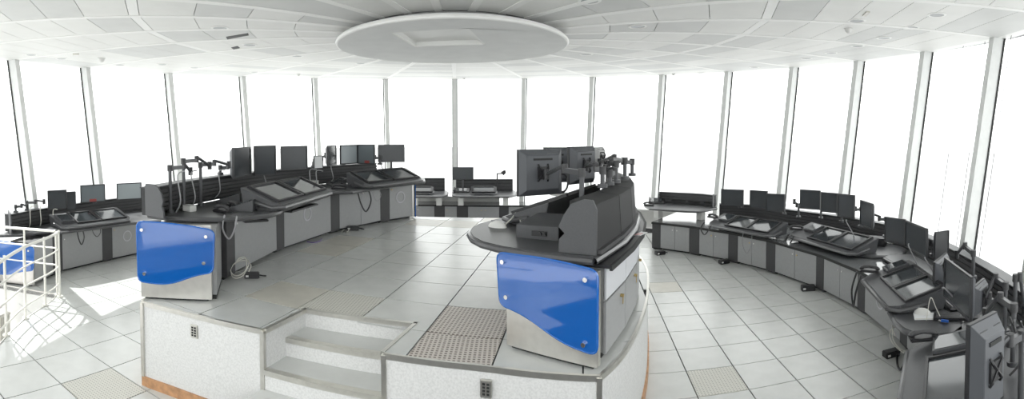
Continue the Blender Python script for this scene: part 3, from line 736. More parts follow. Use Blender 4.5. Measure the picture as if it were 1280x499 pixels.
# curved desk wings joining the slanted consoles
worktop('desk_wing', 'rounded charcoal desk wing beside the second slanted console by the windows', [G(x, y, ZL - .055) for x, y in ((1058, 312), (1070, 317), (1088, 319.5), (1110, 319.5), (1127, 316.5), (1132, 311), (1125, 307.5), (1098, 303), (1078, 302))], ZL - .055, .045)
worktop('desk_wing', 'rounded charcoal desk wing holding the white mouse on its pad', [G(x, y, ZL - .055) for x, y in ((1112, 388), (1120, 402), (1131, 411), (1146, 416.5), (1165, 418), (1188, 416.5), (1204, 412), (1200, 398), (1178, 386), (1150, 388), (1130, 392))], ZL - .055, .05)
worktop('desk_wing', 'charcoal desk strip behind the twin-screen console by the windows', [G(x, y, ZL - .055) for x, y in ((1131, 336), (1150, 350), (1172, 370), (1190, 384), (1215, 384), (1205, 362), (1172, 336), (1140, 318), (1112, 318), (1105, 322))], ZL - .055, .045)
worktop('desk_wing', 'charcoal desk strip behind the console with the large pale screen', [G(x, y, ZL - .055) for x, y in ((1192, 414), (1212, 436), (1228, 470), (1246, 520), (1330, 520), (1300, 450), (1262, 410), (1230, 392), (1214, 396))], ZL - .055, .045)
# equipment rail at the back of the window-side run
rail_r = [G(x, y, ZL) for x, y in ((899, 270), (930, 271), (968, 277), (1010, 283), (1055, 291), (1098, 301), (1130, 314), (1165, 336), (1200, 362), (1232, 392), (1275, 440))]
rs_ = smooth_path(rail_r, 3)
rail_pp = offset_path(rs_, .32)
back_rail('equipment_rail', 'long dark slatted equipment rail behind the window-side consoles', rail_pp, ZL - .10, ZL + .20, slats=4, th=.12)
# pale low cupboards between rail and glass
tcup = thing('low_cupboard', 'long pale grey low cupboard between the equipment rail and the windows', 'cupboard', (CX, CY, 0))
cq = [(x - CX, y - CY) for x, y in ring_piece(58, 133, RS - .50, RS - .27, 0, 0, 16)]
MB().prism(cq, 0, .43).build('body', 'wallw', tcup); MB().prism([(x * 1.001, y * 1.001) for x, y in cq], .43, .452).build('top', 'wallw', tcup)
# raised desk fittings
cable('grey mouse cable looping on the desk wing by the windows', [V3(G(1158, 402, ZL), ZL + .012), V3(G(1163, 385, ZL), ZL + .10), V3(G(1170, 392, ZL), ZL + .05), V3(G(1175, 397, ZL), ZL + .012)], .004, 'cable_w')
pd = thing('mouse_pad', 'white mouse pad on the rounded desk wing by the windows', 'mouse pad', V3(G(1158, 396, ZL - .055), ZL - .055), -.75)
MB().box((0, 0, .004), (.24, .17, .006)).build('pad', 'paper', pd); MB().box((0, -.075, .0075), (.22, .012, .002)).build('wrist_edge', 'cable_w', pd)
def mouse(label, p, z, rz, m='whiteplastic', s=1):
    t = thing('computer_mouse', label, 'mouse', V3(p, z), rz); n, k = 14, 6; v = []
    for j in range(k + 1):
        f = j / k * pi / 2
        for i in range(n): a = 2 * pi * i / n; v.append((s * .032 * cos(a) * cos(f), s * .058 * sin(a) * cos(f), s * .036 * sin(f)))
    MB().add(v, [(j * n + i, j * n + (i + 1) % n, (j + 1) * n + (i + 1) % n, (j + 1) * n + i) for j in range(k) for i in range(n)] + [tuple(range(n))[::-1]]).build('shell', m, t)
    MB().box((0, s * .03, s * .033), (s * .006, s * .02, s * .01)).build('wheel', 'cable_g', t)
    return t
mouse('white mouse on the white pad on the rounded desk wing', G(1153, 393, ZL - .055), ZL - .047, .4, s=1.5)
for x, y, rz, lab, z in ((891, 272.5, -1.2, 'black handset at the left end of the first slanted console', ZL + .09), (996, 287, -.9, 'black handset at the left end of the second slanted console', ZL + .06), (1087, 340, -.9, 'black handset at the corner of the twin-screen console', ZL + .06), (1154, 425, -.6, 'black handset with coiled cable at the end of the pale screen console', ZL + .06)):
    handset(G(x, y, z), rz, lab, z)

# ------------------------------------------------------------------ back run seen across the platform
BB = [(505, 257), (520, 257), (543, 257.2), (556, 257.4), (571, 257.6), (585, 257.8), (624, 258), (636, 258), (668, 258), (680, 258), (715, 258)]
bb = [G(x, y, HL) for x, y in BB]
kb = ['p', 'door', 'p', 'door', 'p', 'doors', 'p', 'doors', 'p', 'doors']
lb = {1: 'dark grey cabinet of the far run beyond the end of the platform console', 3: 'narrow dark grey cabinet of the far run between two pillars', 5: 'dark grey two-door cabinet of the far run below the single far monitor', 7: 'dark grey cabinet of the far run behind the big monitors', 9: 'cabinet at the end of the far run hidden behind the platform console'}
for i, k in enumerate(kb):
    if k == 'p': pillar(bb[i], bb[i + 1], 0, HL, .55, 'black pillar between cabinets of the far console run', 'black pillars of the far run')
    else: cabinet(bb[i], bb[i + 1], 0, HL, .55, k, lb[i], 'cabinets of the far run')
cb = thing('counter_top', 'low counter over the far cabinets below the far raised desks', 'counter', V3(bb[0], HL))
strip_z([p - bb[0] for p in bb], -.03, .62, .002, .026).build('top', 'counter', cb); strip_z([p - bb[0] for p in bb], -.045, -.028, -.01, .028).build('front_edge', 'gasket', cb)
cw = thing('low_cupboard', 'pale low cupboard standing behind the far counter under the windows', 'cupboard', V3(bb[0], 0)); strip_z([p - bb[0] for p in bb[:7]], .63, .70, 0, .66).build('body', 'wallw', cw); strip_z([p - bb[0] for p in bb[:7]], .628, .71, .66, .685).build('top', 'wallw', cw)
ZB = .84
def far_desk(label, x0, x1, y, posts):
    pl = [G(x, yy, ZB) for x, yy in ((x0, y - 3), (x0 + 1, y + 1), (x0 + 10, y + 3), (x1 - 10, y + 3), (x1 - 1, y + 1), (x1, y - 3), (x1 - 4, y - 5), (x0 + 4, y - 5))]
    t = worktop('raised_desk', label, pl, ZB, .04)
    for x in posts:
        p = G(x, y, ZB); o = Vector((p.x - t.location.x, p.y - t.location.y))
        MB().box((o.x, o.y, (HL + .028 - (ZB - .04)) / 2), (.13, .12, ZB - .042 - HL - .028)).build('support_post', 'wallw', t)
    return t
far_desk('far raised desk whose end shows beyond the blue edge of the platform console', 508, 560, 242.5, (519, 549))
far_desk('far raised desk carrying the single monitor and desk lamp', 565, 646, 242.5, (576, 632))
for lab, x0, x1, yb, z1 in (('short equipment rail on the far desk beyond the platform console', 512, 556, 238.5, .33), ('dark equipment rail on the far desk behind the desk lamp', 570, 641, 238.5, .30)):
    pth = [G(x0, yb, ZB), G((x0 + x1) / 2, yb, ZB), G(x1, yb, ZB)]
    b_ = back_rail('equipment_rail', lab, pth, ZB, ZB + z1, slats=3)
inst_console('small slanted console with grey screen on the far desk beyond the platform console', G(515, 243.5, ZB), G(541, 243.5, ZB), ZB + .045, .30, .12, [(.04, .96, .08, .95, 'screen_t')], name='instrument_console')
inst_console('small slanted console with grey screen on the far desk next to the desk lamp', G(589, 244, ZB), G(620, 244, ZB), ZB + .045, .30, .13, [(.04, .96, .08, .95, 'screen_t')])
small_console('telephone terminal on the far desk below the single far monitor', 577, 240.5, ZB, .40, .24, 0, 'screen_t')
# desk lamp on the far desk
pL = G(621.5, 239, ZB); lm = thing('desk_lamp', 'thin black desk lamp with angled arm on the far desk', 'lamp', V3(pL, ZB))
MB().cyl((0, 0, 0), (0, 0, .02), .07, 16).build('base', 'black', lm); MB().cyl((0, 0, .02), (0, 0, .46), .018, 10).build('pole', 'black', lm)
MB().cyl((0, 0, .45), (.17, 0, .46), .015, 10).build('arm', 'black', lm); MB().tube([(.13, 0, .45), (.19, 0, .50), (.20, 0, .54)], [.06, .05, .02], 10).build('lamp_head', 'black', lm)

# ------------------------------------------------------------------ console run on the platform, left
LB_ = [(282.6, 350.5), (293, 344), (345, 316.5), (354.7, 313), (413, 292.5), (424, 289.5), (475, 279), (486.5, 277.2), (515.4, 272.7)]
lb_ = [G(x, y, PZ) for x, y in LB_]
HP = .66
kl = ['p', 'door', 'p', 'ring', 'p', 'doors', 'p', 'ring']
ll = {1: 'grey cabinet under the rounded platform desk near the blue end panel', 3: 'grey cabinet with emblem ring under the platform console with the bright screens', 5: 'grey two-door cabinet behind the hanging black cable loops', 7: 'grey cabinet with emblem ring at the far end of the platform run'}
for i, k in enumerate(kl):
    if k == 'p': pillar(lb_[i], lb_[i + 1], PZ, HP, .58, 'charcoal pillar between cabinets on the platform', 'charcoal pillars on the platform')
    else: cabinet(lb_[i], lb_[i + 1], PZ, HP, .58, k, ll[i], 'cabinets on the platform')
e0, e1 = G(175.6, 374, PZ), G(265.5, 378.2, PZ)
blue_end('blue glass end panel over brushed steel at the steps side of the left platform console', e0, e1, PZ + .005, 1.515)
# closed end cabinet between blue panel and first pillar
eb = thing('end_cabinet', 'closed grey end cabinet behind the blue panel of the left platform console', 'cabinet', V3(e1, PZ))
q = [e1 + Vector((-.02, .10)), lb_[0] + Vector((-.02, -.05)), lb_[0] + Vector((-.55, -.10)), e0 + Vector((.04, .12))]
q = [p - e1 for p in q]
MB().prism([tuple(p) for p in q], .04, HP).build('body', 'door', eb); MB().prism([tuple(p * .96) for p in q], 0, .04).build('plinth', 'gasket', eb)
# far blue end panel edge
fe = thing('blue_glass_partition', 'blue glass end panel seen edge-on at the far end of the left platform console', 'partition', V3(lb_[-1], PZ), atan2(.9, -.45))
MB().box((.28, -.03, .36), (.56, .02, .66)).build('steel_plate', 'steel', fe); MB().box((.27, -.055, .37), (.60, .014, .70)).build('blue_glass', 'blue', fe, bevel=.003)
ZP = PZ + .72
# worktops
up = [Vector(p) for p in ((-3.32, 3.62), (-3.46, 4.4), (-3.50, 5.2), (-3.42, 6.1), (-3.2, 6.9), (-2.86, 7.7), (-2.42, 8.45))]
w1 = [G(x, y, ZP) for x, y in ((186, 267.8), (205, 270), (235, 272), (270, 272), (305, 270.5), (335, 267.5), (348, 264), (353, 260))] + [Vector((-2.43, 4.95)), Vector((-2.45, 6.1)), Vector((-3.42, 6.1)), Vector((-3.50, 5.2)), Vector((-3.46, 4.4))]
worktop('worktop', 'charcoal worktop with rounded corner on the platform run beside the blue end panel', w1, ZP, .045)
w2 = [G(x, y, ZP) for x, y in ((388, 237.5), (410, 239.5), (440, 239), (462, 235))] + [Vector((-1.86, 7.55)), Vector((-1.5, 8.2)), Vector((-1.6, 8.7)), Vector((-2.35, 8.7)), Vector((-2.86, 7.7)), Vector((-3.2, 6.9)), Vector((-3.4, 6.16))]
worktop('worktop', 'charcoal worktop on the far half of the left platform run', w2, ZP, .045)
rl = back_rail('equipment_rail', 'slatted charcoal equipment rail along the back of the left platform run', smooth_path(up, 4), ZP, ZP + .29, slats=5, th=.14)
end_plate(rl, up[0] + Vector((.02, -.02)), (-.55, .1), ZP, .32, .18)
# slanted consoles
pa = inst_console('slanted platform console with two bright reflecting screens beside the telephone handsets', G(349, 264.5, ZP), G(416, 243.8, ZP), ZP + .055, .47, .18, [(.06, .48, .12, .95, 'screen_t'), (.50, .94, .12, .95, 'screen_t')], [])
pb = inst_console('slanted platform console with two dark screens at the far end of the left run', G(460, 236.5, ZP), G(531, 227.8, ZP), ZP + .055, .46, .17, [(.04, .46, .12, .95, 'screen_t'), (.48, .94, .12, .95, 'screen')], [])
def tray(label, px, py, z, w, d, rz):
    p = G(px, py, z); t = thing('radio_set', label, 'radio', V3(p, z), rz)
    MB().hexa([(-w / 2, -d / 2, 0), (w / 2, -d / 2, 0), (w / 2, d / 2, 0), (-w / 2, d / 2, 0)], [(-w / 2, -d / 2, .03), (w / 2, -d / 2, .03), (w / 2, d / 2, .12), (-w / 2, d / 2, .12)]).build('case', 'panel', t, bevel=.006)
    R = Matrix.Rotation(atan2(.09, d), 3, 'X')
    MB().box((w * .12, -.01, .079), (w * .62, d * .72, .006), M4=R).build('display', 'screen_t', t)
    return t
tray('radio panel with bright display behind the telephone handsets on the platform worktop', 305, 261.5, ZP, .36, .28, -1.25)
tray('grey speaker panel beside the bright radio display on the platform worktop', 290, 252.5, ZP, .32, .30, -1.3)
tray('radio panel beside the dark far screens of the left platform run', 438, 233, ZP, .36, .30, -.9)
tray('speaker panel behind the handset on the far worktop of the platform', 421, 231.5, ZP, .30, .28, -.9)
for x, y, rz, lab in ((278, 265.5, -.25, 'telephone handset with hanging cable at the edge of the rounded worktop'), (292, 260.5, -.5, 'telephone handset lying behind the front one on the rounded worktop'), (335, 263, .25, 'telephone handset beside the slanted console on the rounded worktop'), (424, 236.5, .2, 'telephone handset on the far worktop of the platform')):
    handset(G(x, y, ZP), rz, lab, ZP)
bx_ = thing('small_box', 'small white plastic box on the rounded platform worktop', 'box', V3(G(237, 264, ZP), ZP), -.2)
MB().box((0, 0, .03), (.13, .09, .06)).build('body', 'whiteplastic', bx_, bevel=.006); MB().box((0, 0, .063), (.128, .088, .006)).build('lid', 'tile', bx_)
bx_ = thing('small_box', 'small white box on the far worktop of the platform', 'box', V3(G(391, 232, ZP), ZP), -.3)
MB().box((0, 0, .04), (.17, .10, .08)).build('body', 'whiteplastic', bx_, bevel=.006); MB().box((0, 0, .083), (.168, .098, .006)).build('lid', 'tile', bx_)
# under-desk keyboard tray
for lab, a, b in (('black keyboard tray under the rounded platform worktop', (306, 281), (336, 279)), ('black keyboard tray under the bright screen console', (365, 268), (398, 258))):
    A_, B_ = G(a[0], a[1], ZP - .1), G(b[0], b[1], ZP - .1); rz, L_ = frame2(A_, B_)
    t = thing('keyboard_tray', lab, 'keyboard tray', V3(A_, ZP - .085), rz)
    MB().box((L_ / 2, .16, .01), (L_, .32, .02)).build('tray', 'black', t, bevel=.004); MB().box((L_ / 2, .16, .030), (L_ * .9, .02, .022)).build('hanger', 'black', t)

# ------------------------------------------------------------------ console on the platform, right (seen from behind)
bk = [Vector(p) for p in ((.585, 3.06), (.86, 3.56), (1.07, 4.03), (1.22, 4.5), (1.33, 5.1), (1.36, 5.75))]
f0, f1 = G(631.4, 435, PZ), G(746.8, 466, PZ)
blue_end('blue glass end panel over brushed steel beside the floor gratings at the platform corner', f0, f1, PZ + .005, 1.455, shape='r')
zc = .64
bki = offset_path(bk, .56)
for i in range(len(bk) - 1):
    d = bk[i + 1] - bk[i]; L_ = d.length; rz = atan2(d.y, d.x)
    t = thing('rear_cabinet', ['rear cabinet of the right platform console directly behind the blue panel', 'rear cabinet of the right platform console with a key in its lock', 'third rear cabinet along the right platform console', 'fourth rear cabinet along the right platform console', 'last rear cabinet along the right platform console'][i], 'cabinet', V3(bk[i], PZ), rz)
    q = [rot2(p - bk[i], -rz) for p in (bk[i], bk[i + 1], bki[i + 1], bki[i])]
    if i == 0: q[0].x += .09; q[3] += (q[2] - q[3]) * .30; q[3].x += .0
    q[0].y = q[1].y = .022; q[0].x += .003; q[3].x += .003; q[1].x -= .003; q[2].x -= .003
    MB().prism([tuple(p) for p in q], .04, zc).build('body', 'door', t)
    MB().prism([tuple(p * .97 + Vector((.01, .02))) for p in q], 0, .04).build('plinth', 'gasket', t)
    x0 = .08 if i == 0 else .004
    dr = MB().box(((L_ - .004 + x0) / 2, .012, .04 + .35 / 2), (L_ - .004 - x0, .02, .35)).build('door', 'door', t, bevel=.002)
    MB().cyl((L_ * .75, .0, .33), (L_ * .75, -.025, .33), .012, 10).build('lock', 'brass', dr)
    if i < 2: MB().box((L_ * .75, -.018, .295), (.018, .004, .05)).build('key', 'brass', dr)
    MB().box(((L_ - .004 + x0) / 2, .008, .52), (L_ - .004 - x0, .014, .225)).build('vent_panel', 'vent_band', t)
led = thing('worktop', 'black rear ledge along the top of the right platform console cabinets', 'worktop', V3(bk[0], PZ + zc))
bkl = [p - bk[0] for p in bk]
strip_z(bkl, -.05, .58, .0, .022).build('top', 'black', led); strip_z(bkl, -.065, -.045, -.012, .024).build('edge_band', 'gasket', led)
# desk with a long rounded nose
nose = [G(x, y, ZP) for x, y in ((742, 322), (700, 318), (660, 313), (625, 307.5), (603, 302), (591, 296), (587, 290), (590, 285), (600, 279.5), (619, 274))]
fr_ = [Vector(p) for p in ((.33, 5.1), (.66, 5.9), (.72, 6.1))]
inner_b = [p + Vector((-.12, .04)) for p in bk[::-1]]
wk = worktop('worktop', 'charcoal worktop with a long rounded nose on the right platform console', nose + fr_ + [Vector((1.25, 6.1))] + [Vector((1.36, 5.75)), Vector((1.33, 5.1)), Vector((1.2, 4.5)), Vector((1.05, 4.03)), Vector((.84, 3.56))], ZP, .05)
# inner front cabinets of this console (dark, below the worktop)
ib = [p + Vector((-.56, .27)) for p in bk]; ib[0] = ib[0].lerp(ib[1], .45)
inn = thing('console_cabinet', 'dark inner cabinet front below the nose worktop of the right platform console', 'cabinet', V3(ib[0], PZ)); ibl = [p - ib[0] for p in ib]
strip_z(ibl, .02, .10, .03, zc).build('body', 'pillar', inn); strip_z(ibl, .0, .08, 0, .03).build('plinth', 'gasket', inn)
for i in range(len(ibl) - 1): strip_z([ibl[i].lerp(ibl[i + 1], .03), ibl[i].lerp(ibl[i + 1], .97)], .10, .118, .05, zc - .02).build('door', 'door', inn)
# slanted console front on the inner side, seen from its back: long lip
pc = inst_console('long slanted console on the right platform desk seen from behind', Vector((.62, 5.75)), Vector((-.10, 4.25)), ZP + .056, .46, .16, [(.05, .33, .15, .92), (.36, .64, .15, .92), (.67, .95, .15, .92)], [])
# upstand of rear panels
for i in range(len(bk) - 1):
    a, b = bk[i] + Vector((-.03, .03)), bk[i + 1] + Vector((-.03, .03)); d = b - a; L_ = d.length
    t = thing('rear_screen_panel', ['first charcoal rear panel of the right platform console beside its curved end plate', 'second charcoal rear panel of the right platform console', 'third charcoal rear panel of the right platform console', 'fourth charcoal rear panel of the right platform console', 'last charcoal rear panel of the right platform console'][i], 'rear panel', V3(a, ZP), atan2(d.y, d.x))
    w_ = .20
    if i == 0: first_panel = t
    ui = offset_path([p + Vector((-.03, .03)) for p in bk], .2); rz_ = atan2(d.y, d.x)
    qq = [rot2(p - a, -rz_) for p in (a, b, ui[i + 1], ui[i])]
    qq[0].x += .002; qq[3].x += .002; qq[1].x -= .002; qq[2].x -= .002
    MB().hexa([V3(p, 0) for p in qq], [V3(qq[0] + Vector((0, .02)), .325), V3(qq[1] + Vector((0, .02)), .325), V3(qq[2], .35), V3(qq[3], .35)]).build('panel', 'panel_d', t, bevel=.004)
    MB().box((L_ / 2, -.012, .02), (L_ - .004, .03, .03)).build('base_strip', 'pillar', t)
    MB().box((L_ / 2, w_ + .03, .12), (L_ * .7, .05, .2)).build('cable_duct', 'black', t)
prof = [(.30, 0), (.295, .09), (.25, .13), (.30, .17), (.26, .25), (.20, .33), (.10, .365), (.03, .36), (.0, .30), (.0, 0)]
MB().extrude([(-.022, a_ * .9, b_) for a_, b_ in prof], (.018, 0, 0)).build('end_plate', 'panel', first_panel, bevel=.003)
# grey equipment box on the nose worktop
pe = G(690, 292, ZP); eb2 = thing('equipment_box', 'grey slope-topped metal box with sockets on the nose worktop', 'equipment box', V3(G(677, 296, ZP), ZP), -.42)
MB().extrude([(-.17, -.10, 0), (-.17, -.10, .10), (-.13, .02, .135), (-.13, .30, .135), (-.17, .30, 0)], (.34, 0, 0)).build('case', 'panel', eb2, bevel=.003)
MB().box((0.02, -.104, .045), (.12, .008, .04)).build('socket_panel', 'black', eb2)
MB().cyl((.03, -.10, .045), (.03, -.125, .045), .014, 10).build('connector', 'black', eb2); MB().cyl((.065, -.10, .045), (.065, -.125, .045), .014, 10).build('connector', 'black', eb2)
mouse('white mouse on the nose of the right platform worktop', G(622, 284, ZP), ZP, 1.1, s=1.5)
cable('white mouse cable arching on the nose worktop', [V3(G(632, 285, ZP), ZP + .03), V3(G(640, 283, ZP), ZP + .07), V3(G(646, 279, ZP), ZP + .09), V3(G(652, 286, ZP), ZP + .03), V3(G(653, 289, ZP), ZP + .01)], .006, 'cable_w')
lbp = thing('leaflet', 'red and white leaflet lying on the black rear ledge of the right platform console', 'leaflet', V3(bk[2] + Vector((.015, -.06)), PZ + zc + .022), .9)
MB().box((0, 0, .003), (.16, .06, .004)).build('sheet', 'paper', lbp); MB().box((-.03, 0, .0055), (.09, .05, .001)).build('red_print', 'red', lbp)

# ------------------------------------------------------------------ left-hand run along the windows (main floor)
WB = [(43, 357), (66, 345.5), (78, 340.5), (128, 328.3), (140.5, 325.5), (180, 317), (192, 315)]
wb = [G(x, y, 0) for x, y in WB]
HW = .67
for i, k in enumerate(['side', 'p', 'door', 'p', 'ring', 'p']):
    if k == 'p': pillar(wb[i], wb[i + 1], 0, HW, .44, 'black pillar of the console run behind the stair railing', 'black pillars behind the railing')
    else: cabinet(wb[i], wb[i + 1], 0, HW, .44, k, {0: 'plain end cabinet behind the stair railing next to the far blue panel', 2: 'wide grey cabinet behind the railing with a cable loop hanging over it', 4: 'grey cabinet with emblem ring on the run behind the railing'}[i], 'cabinets behind the railing')
blue_end('pale-lit blue glass end panel behind the stair railing', G(-14, 352.5, 0), G(42, 359.5, 0), .01, .70)
ZW = .76
def wall_r(x, R=RS - .10):
    """distance from the eye to the low wall along an image column"""
    th = (x - 640) / FPX; b_ = -(sin(th) * CX + cos(th) * CY); c_ = CX * CX + CY * CY - R * R; return -b_ + math.sqrt(b_ * b_ - c_)
def at(x, r): th = (x - 640) / FPX; return Vector((sin(th) * r, cos(th) * r))
wpoly = [at(-6, 8.0), at(20, 8.0), at(60, 8.22)] + [G(x, y, ZW) for x, y in ((78, 289.5), (100, 286.5), (130, 282.5), (166, 278), (200, 275))] + [at(x, wall_r(x) - .06) for x in (205, 170, 120, 80, 40, 10, -6)]
worktop('worktop', 'charcoal worktop of the run behind the stair railing', wpoly, ZW, .045)
pl_ = inst_console('slanted console with two dark screens on the run behind the railing', G(80, 288.5, ZW), G(166, 277.2, ZW), ZW + .05, .55, .16, [(.22, .56, .15, .93, 'screen_t'), (.57, .95, .15, .93, 'screen')], [(.02, .20, .25, .75, 'screen_t')])
rw = [at(x, wall_r(x) - .14) for x in (10, 40, 75, 110, 150, 200)]
rlw = back_rail('equipment_rail', 'black slatted equipment rail on the run behind the railing', smooth_path(rw, 3), ZW, ZW + .30, slats=4, th=.12)
end_plate(rlw, rw[0], (-.8, .35), ZW, .36, .26)

# ------------------------------------------------------------------ monitors and their arms
def mon(label, L, Rr, front=True, m='screen', z0=None, armlab=None, back=.16, side=.10, **kw):
    t, c, rz, w, h = monitor(label, L, Rr, front, m, **kw)
    if z0 is not None:
        s = 1 if front else -1
        n_ = Vector((-sin(rz), cos(rz))) * s; u = Vector((cos(rz), sin(rz)))
        tgt = Vector((c.x, c.y, c.z)) + V3(n_ * (.105), 0)
        base = Vector((c.x, c.y)) + n_ * (.105 + back) + u * side
        arm(None, base, z0, max(z0 + .05, c.z - .07), tgt, mount=t)
    return t
zrW = ZW + .30; zrL = ZL + .20
mon('dark monitor turned towards the far stair railing', (59.6, 239, 263.3, 8.75), (83.3, 236.4, 260.2, 8.85), m='screen', z0=zrW, back=.08, side=.05)
mon('narrow dark monitor half hidden behind another near the railing', (83.5, 240, 262.5, 8.95), (94.8, 239, 262, 9.0), m='screen', z0=zrW, back=.08, side=.05)
mon('monitor with grey-blue picture and red notice behind the railing', (100.4, 232, 254, 9.15), (131.4, 229.8, 252.4, 9.3), m='screen_g', patch=(.0, .12), z0=zrW, back=.10, side=.1)
mon('pale blank monitor between the railing run and the left platform console', (145.8, 229, 249.7, 9.6), (176.9, 228.5, 249.3, 9.75), m='screen_l', z0=zrW)
zr = ZP + .29
mon('tall monitor with thick side nearest the blue end of the left platform run', (291, 185, 224.5, 6.2), (313.2, 183.2, 218.5, 6.7), m='screen', z0=zr, thick=.07, side=-.12)
mon('upright portrait monitor above the bright radio display', (317.5, 182, 220, 6.45), (344.8, 182, 218.5, 6.6), m='screen', z0=zr)
mon('landscape monitor above the bright reflecting platform screens', (351, 183, 214.5, 6.85), (384, 182, 210.5, 7.1), m='screen', z0=zr)
mon('small white-faced display unit between two platform monitors', (392.3, 195, 211, 7.45), (403.4, 194.5, 210.5, 7.55), m='paper', z0=zr, thick=.03)
mon('monitor seen almost edge-on beside the small white display unit', (409.6, 182.5, 208.5, 7.6), (420, 181, 205.5, 8.05), m='screen', z0=zr)
mon('bright blank monitor angled against a second one on the platform run', (425, 182, 205.5, 7.95), (446.8, 180.3, 204.8, 8.2), m='screen_l', z0=zr)
mon('monitor with red notice angled against the bright blank one', (447.2, 180.3, 204.8, 8.2), (468.6, 181, 205.5, 8.0), m='screen_g', patch=(.1, .10), z0=zr)
mon('dark wide monitor at the far end of the left platform run', (472.3, 181, 203, 8.35), (505.8, 180.6, 202.4, 8.35), m='screen', z0=ZP, side=0, back=.04)
mon('single grey monitor on the far desk under the windows', (565.5, 209, 224.8, 12.1), (591.8, 209, 225, 12.1), m='screen', z0=ZB, side=0, back=.05)
q1 = mon('large monitor seen from behind at the nose of the right platform worktop', (646.5, 187, 247, 4.2), (701, 186.5, 241, 4.42), front=False, z0=None, thick=.05)
q2 = mon('dark monitor back partly hidden behind the large one on the right platform desk', (679, 184.5, 228, 5.3), (713, 183.5, 228, 5.35), front=False, z0=None)
q3 = mon('thick monitor seen from behind in the middle of the right platform desk', (710, 181.5, 232, 4.75), (741, 184.5, 227, 5.05), front=False, z0=None, thick=.06)
q4 = mon('narrow pale-backed monitor at the far end of the right platform desk', (741.5, 183.5, 216, 5.7), (753, 184.5, 214, 5.9), front=False, z0=None, shell='shell_l')
mon('dark monitor next to the bare raised desk by the windows', (901.4, 235.6, 256.5, 9.55), (929.7, 238, 259, 9.45), m='screen', z0=zrL)
mon('grey-faced monitor behind the first slanted console by the windows', (937.3, 237, 259.5, 9.25), (959.5, 239.5, 262, 9.1), m='screen', z0=zrL)
mon('grey monitor standing in front of its neighbour by the first slanted console', (957.5, 241.6, 263.7, 8.75), (981, 243, 266, 8.65), m='screen', z0=zrL)
mon('dark monitor with a glare streak behind the second slanted console', (1000, 236, 260.5, 8.4), (1025.6, 239, 263, 8.25), m='screen', z0=zrL)
mon('monitor in the middle of three above the second slanted console', (1026.2, 239.5, 264, 8.1), (1047, 242, 267.4, 7.95), m='screen', z0=zrL)
mon('blue-grey portrait monitor beside the middle monitor of the second slanted console', (1047.3, 241, 269, 7.75), (1068.5, 245, 276, 7.55), m='screen', z0=zrL)
mon('slim portrait monitor turned sideways above a black box by the windows', (1075.5, 249.7, 281.8, 7.2), (1091, 254.7, 286.5, 6.8), m='screen', z0=zrL)
mon('large dark monitor joined at an angle to its neighbour by the twin-screen console', (1106, 269.7, 301, 6.35), (1131.7, 275.3, 308, 6.15), m='screen', z0=zrL)
mon('large dark monitor to the right of its joined twin by the windows', (1132, 275.3, 308.5, 6.1), (1159, 286, 323, 5.55), m='screen', z0=zrL)
mon('black monitor leaning edge-on near the window mullion', (1168.5, 283.5, 321, 5.6), (1185.5, 294, 326, 5.75), m='bezel', z0=zrL)
n3 = mon('monitor seen from its grey back edge above the white mouse', (1167, 331, 370, 4.95), (1182.5, 313, 350, 5.4), front=False, z0=None)
mon('tall dark monitor facing the rounded desk wing with the white mouse', (1181, 323, 371.5, 4.6), (1214.5, 345, 402.5, 3.95), m='screen', z0=zrL, thick=.06)
n2 = mon('monitor back standing edge-on behind the tall dark monitor', (1215.5, 342, 388, 4.15), (1229, 364, 392, 4.45), front=False, z0=None)
n1 = mon('big monitor seen from behind over the console with the large pale screen', (1208, 417, 540, 2.50), (1243, 379, 492, 2.72), front=False, z0=None, thick=.075, shell='shell')

# free-standing arms seen from behind on the right platform desk
def arm_px(label, bpx, bz, z1, tpx, tr, epx=None, er=None, mount=None):
    b = G(bpx[0], bpx[1], bz) if len(bpx) == 2 else GR(bpx[0], bpx[1], bpx[2]).xy
    tgt = GR(tpx[0], tpx[1], tr); el = GR(epx[0], epx[1], er) if epx else None
    return arm(label, b, bz, z1, tgt, mount, elbow=el)
zq = ZP + .35
arm_px(None, (727, 262, 3.62), ZP, 2.0, (683, 218), 4.18, (706, 214), 3.9, q1)
arm_px(None, (753, 255, 4.0), zq, 1.99, (733, 208), 4.75, (745, 214), 4.3, q3)
arm_px(None, (700, 246, 5.12), ZP, 1.9, (698, 207), 5.22, (699, 207), 5.17, q2)
arm_px('empty monitor arm with clustered joints in the middle of the right platform desk', (770, 246, 4.4), zq, 2.02, (760, 206), 4.7, (764, 205), 4.55)
arm_px(None, (781, 242, 4.8), zq, 2.03, (750, 203), 5.7, (768, 204), 5.2, q4)
arm_px('empty articulated arm at the far end of the right platform desk', (790, 238, 5.2), zq, 2.0, (768, 207), 5.0, (779, 209), 5.1)
arm_px('short empty articulated arm between the taller ones on the right platform desk', (762, 250, 4.2), zq, 1.95, (757, 212), 4.4, (768, 213), 4.3)
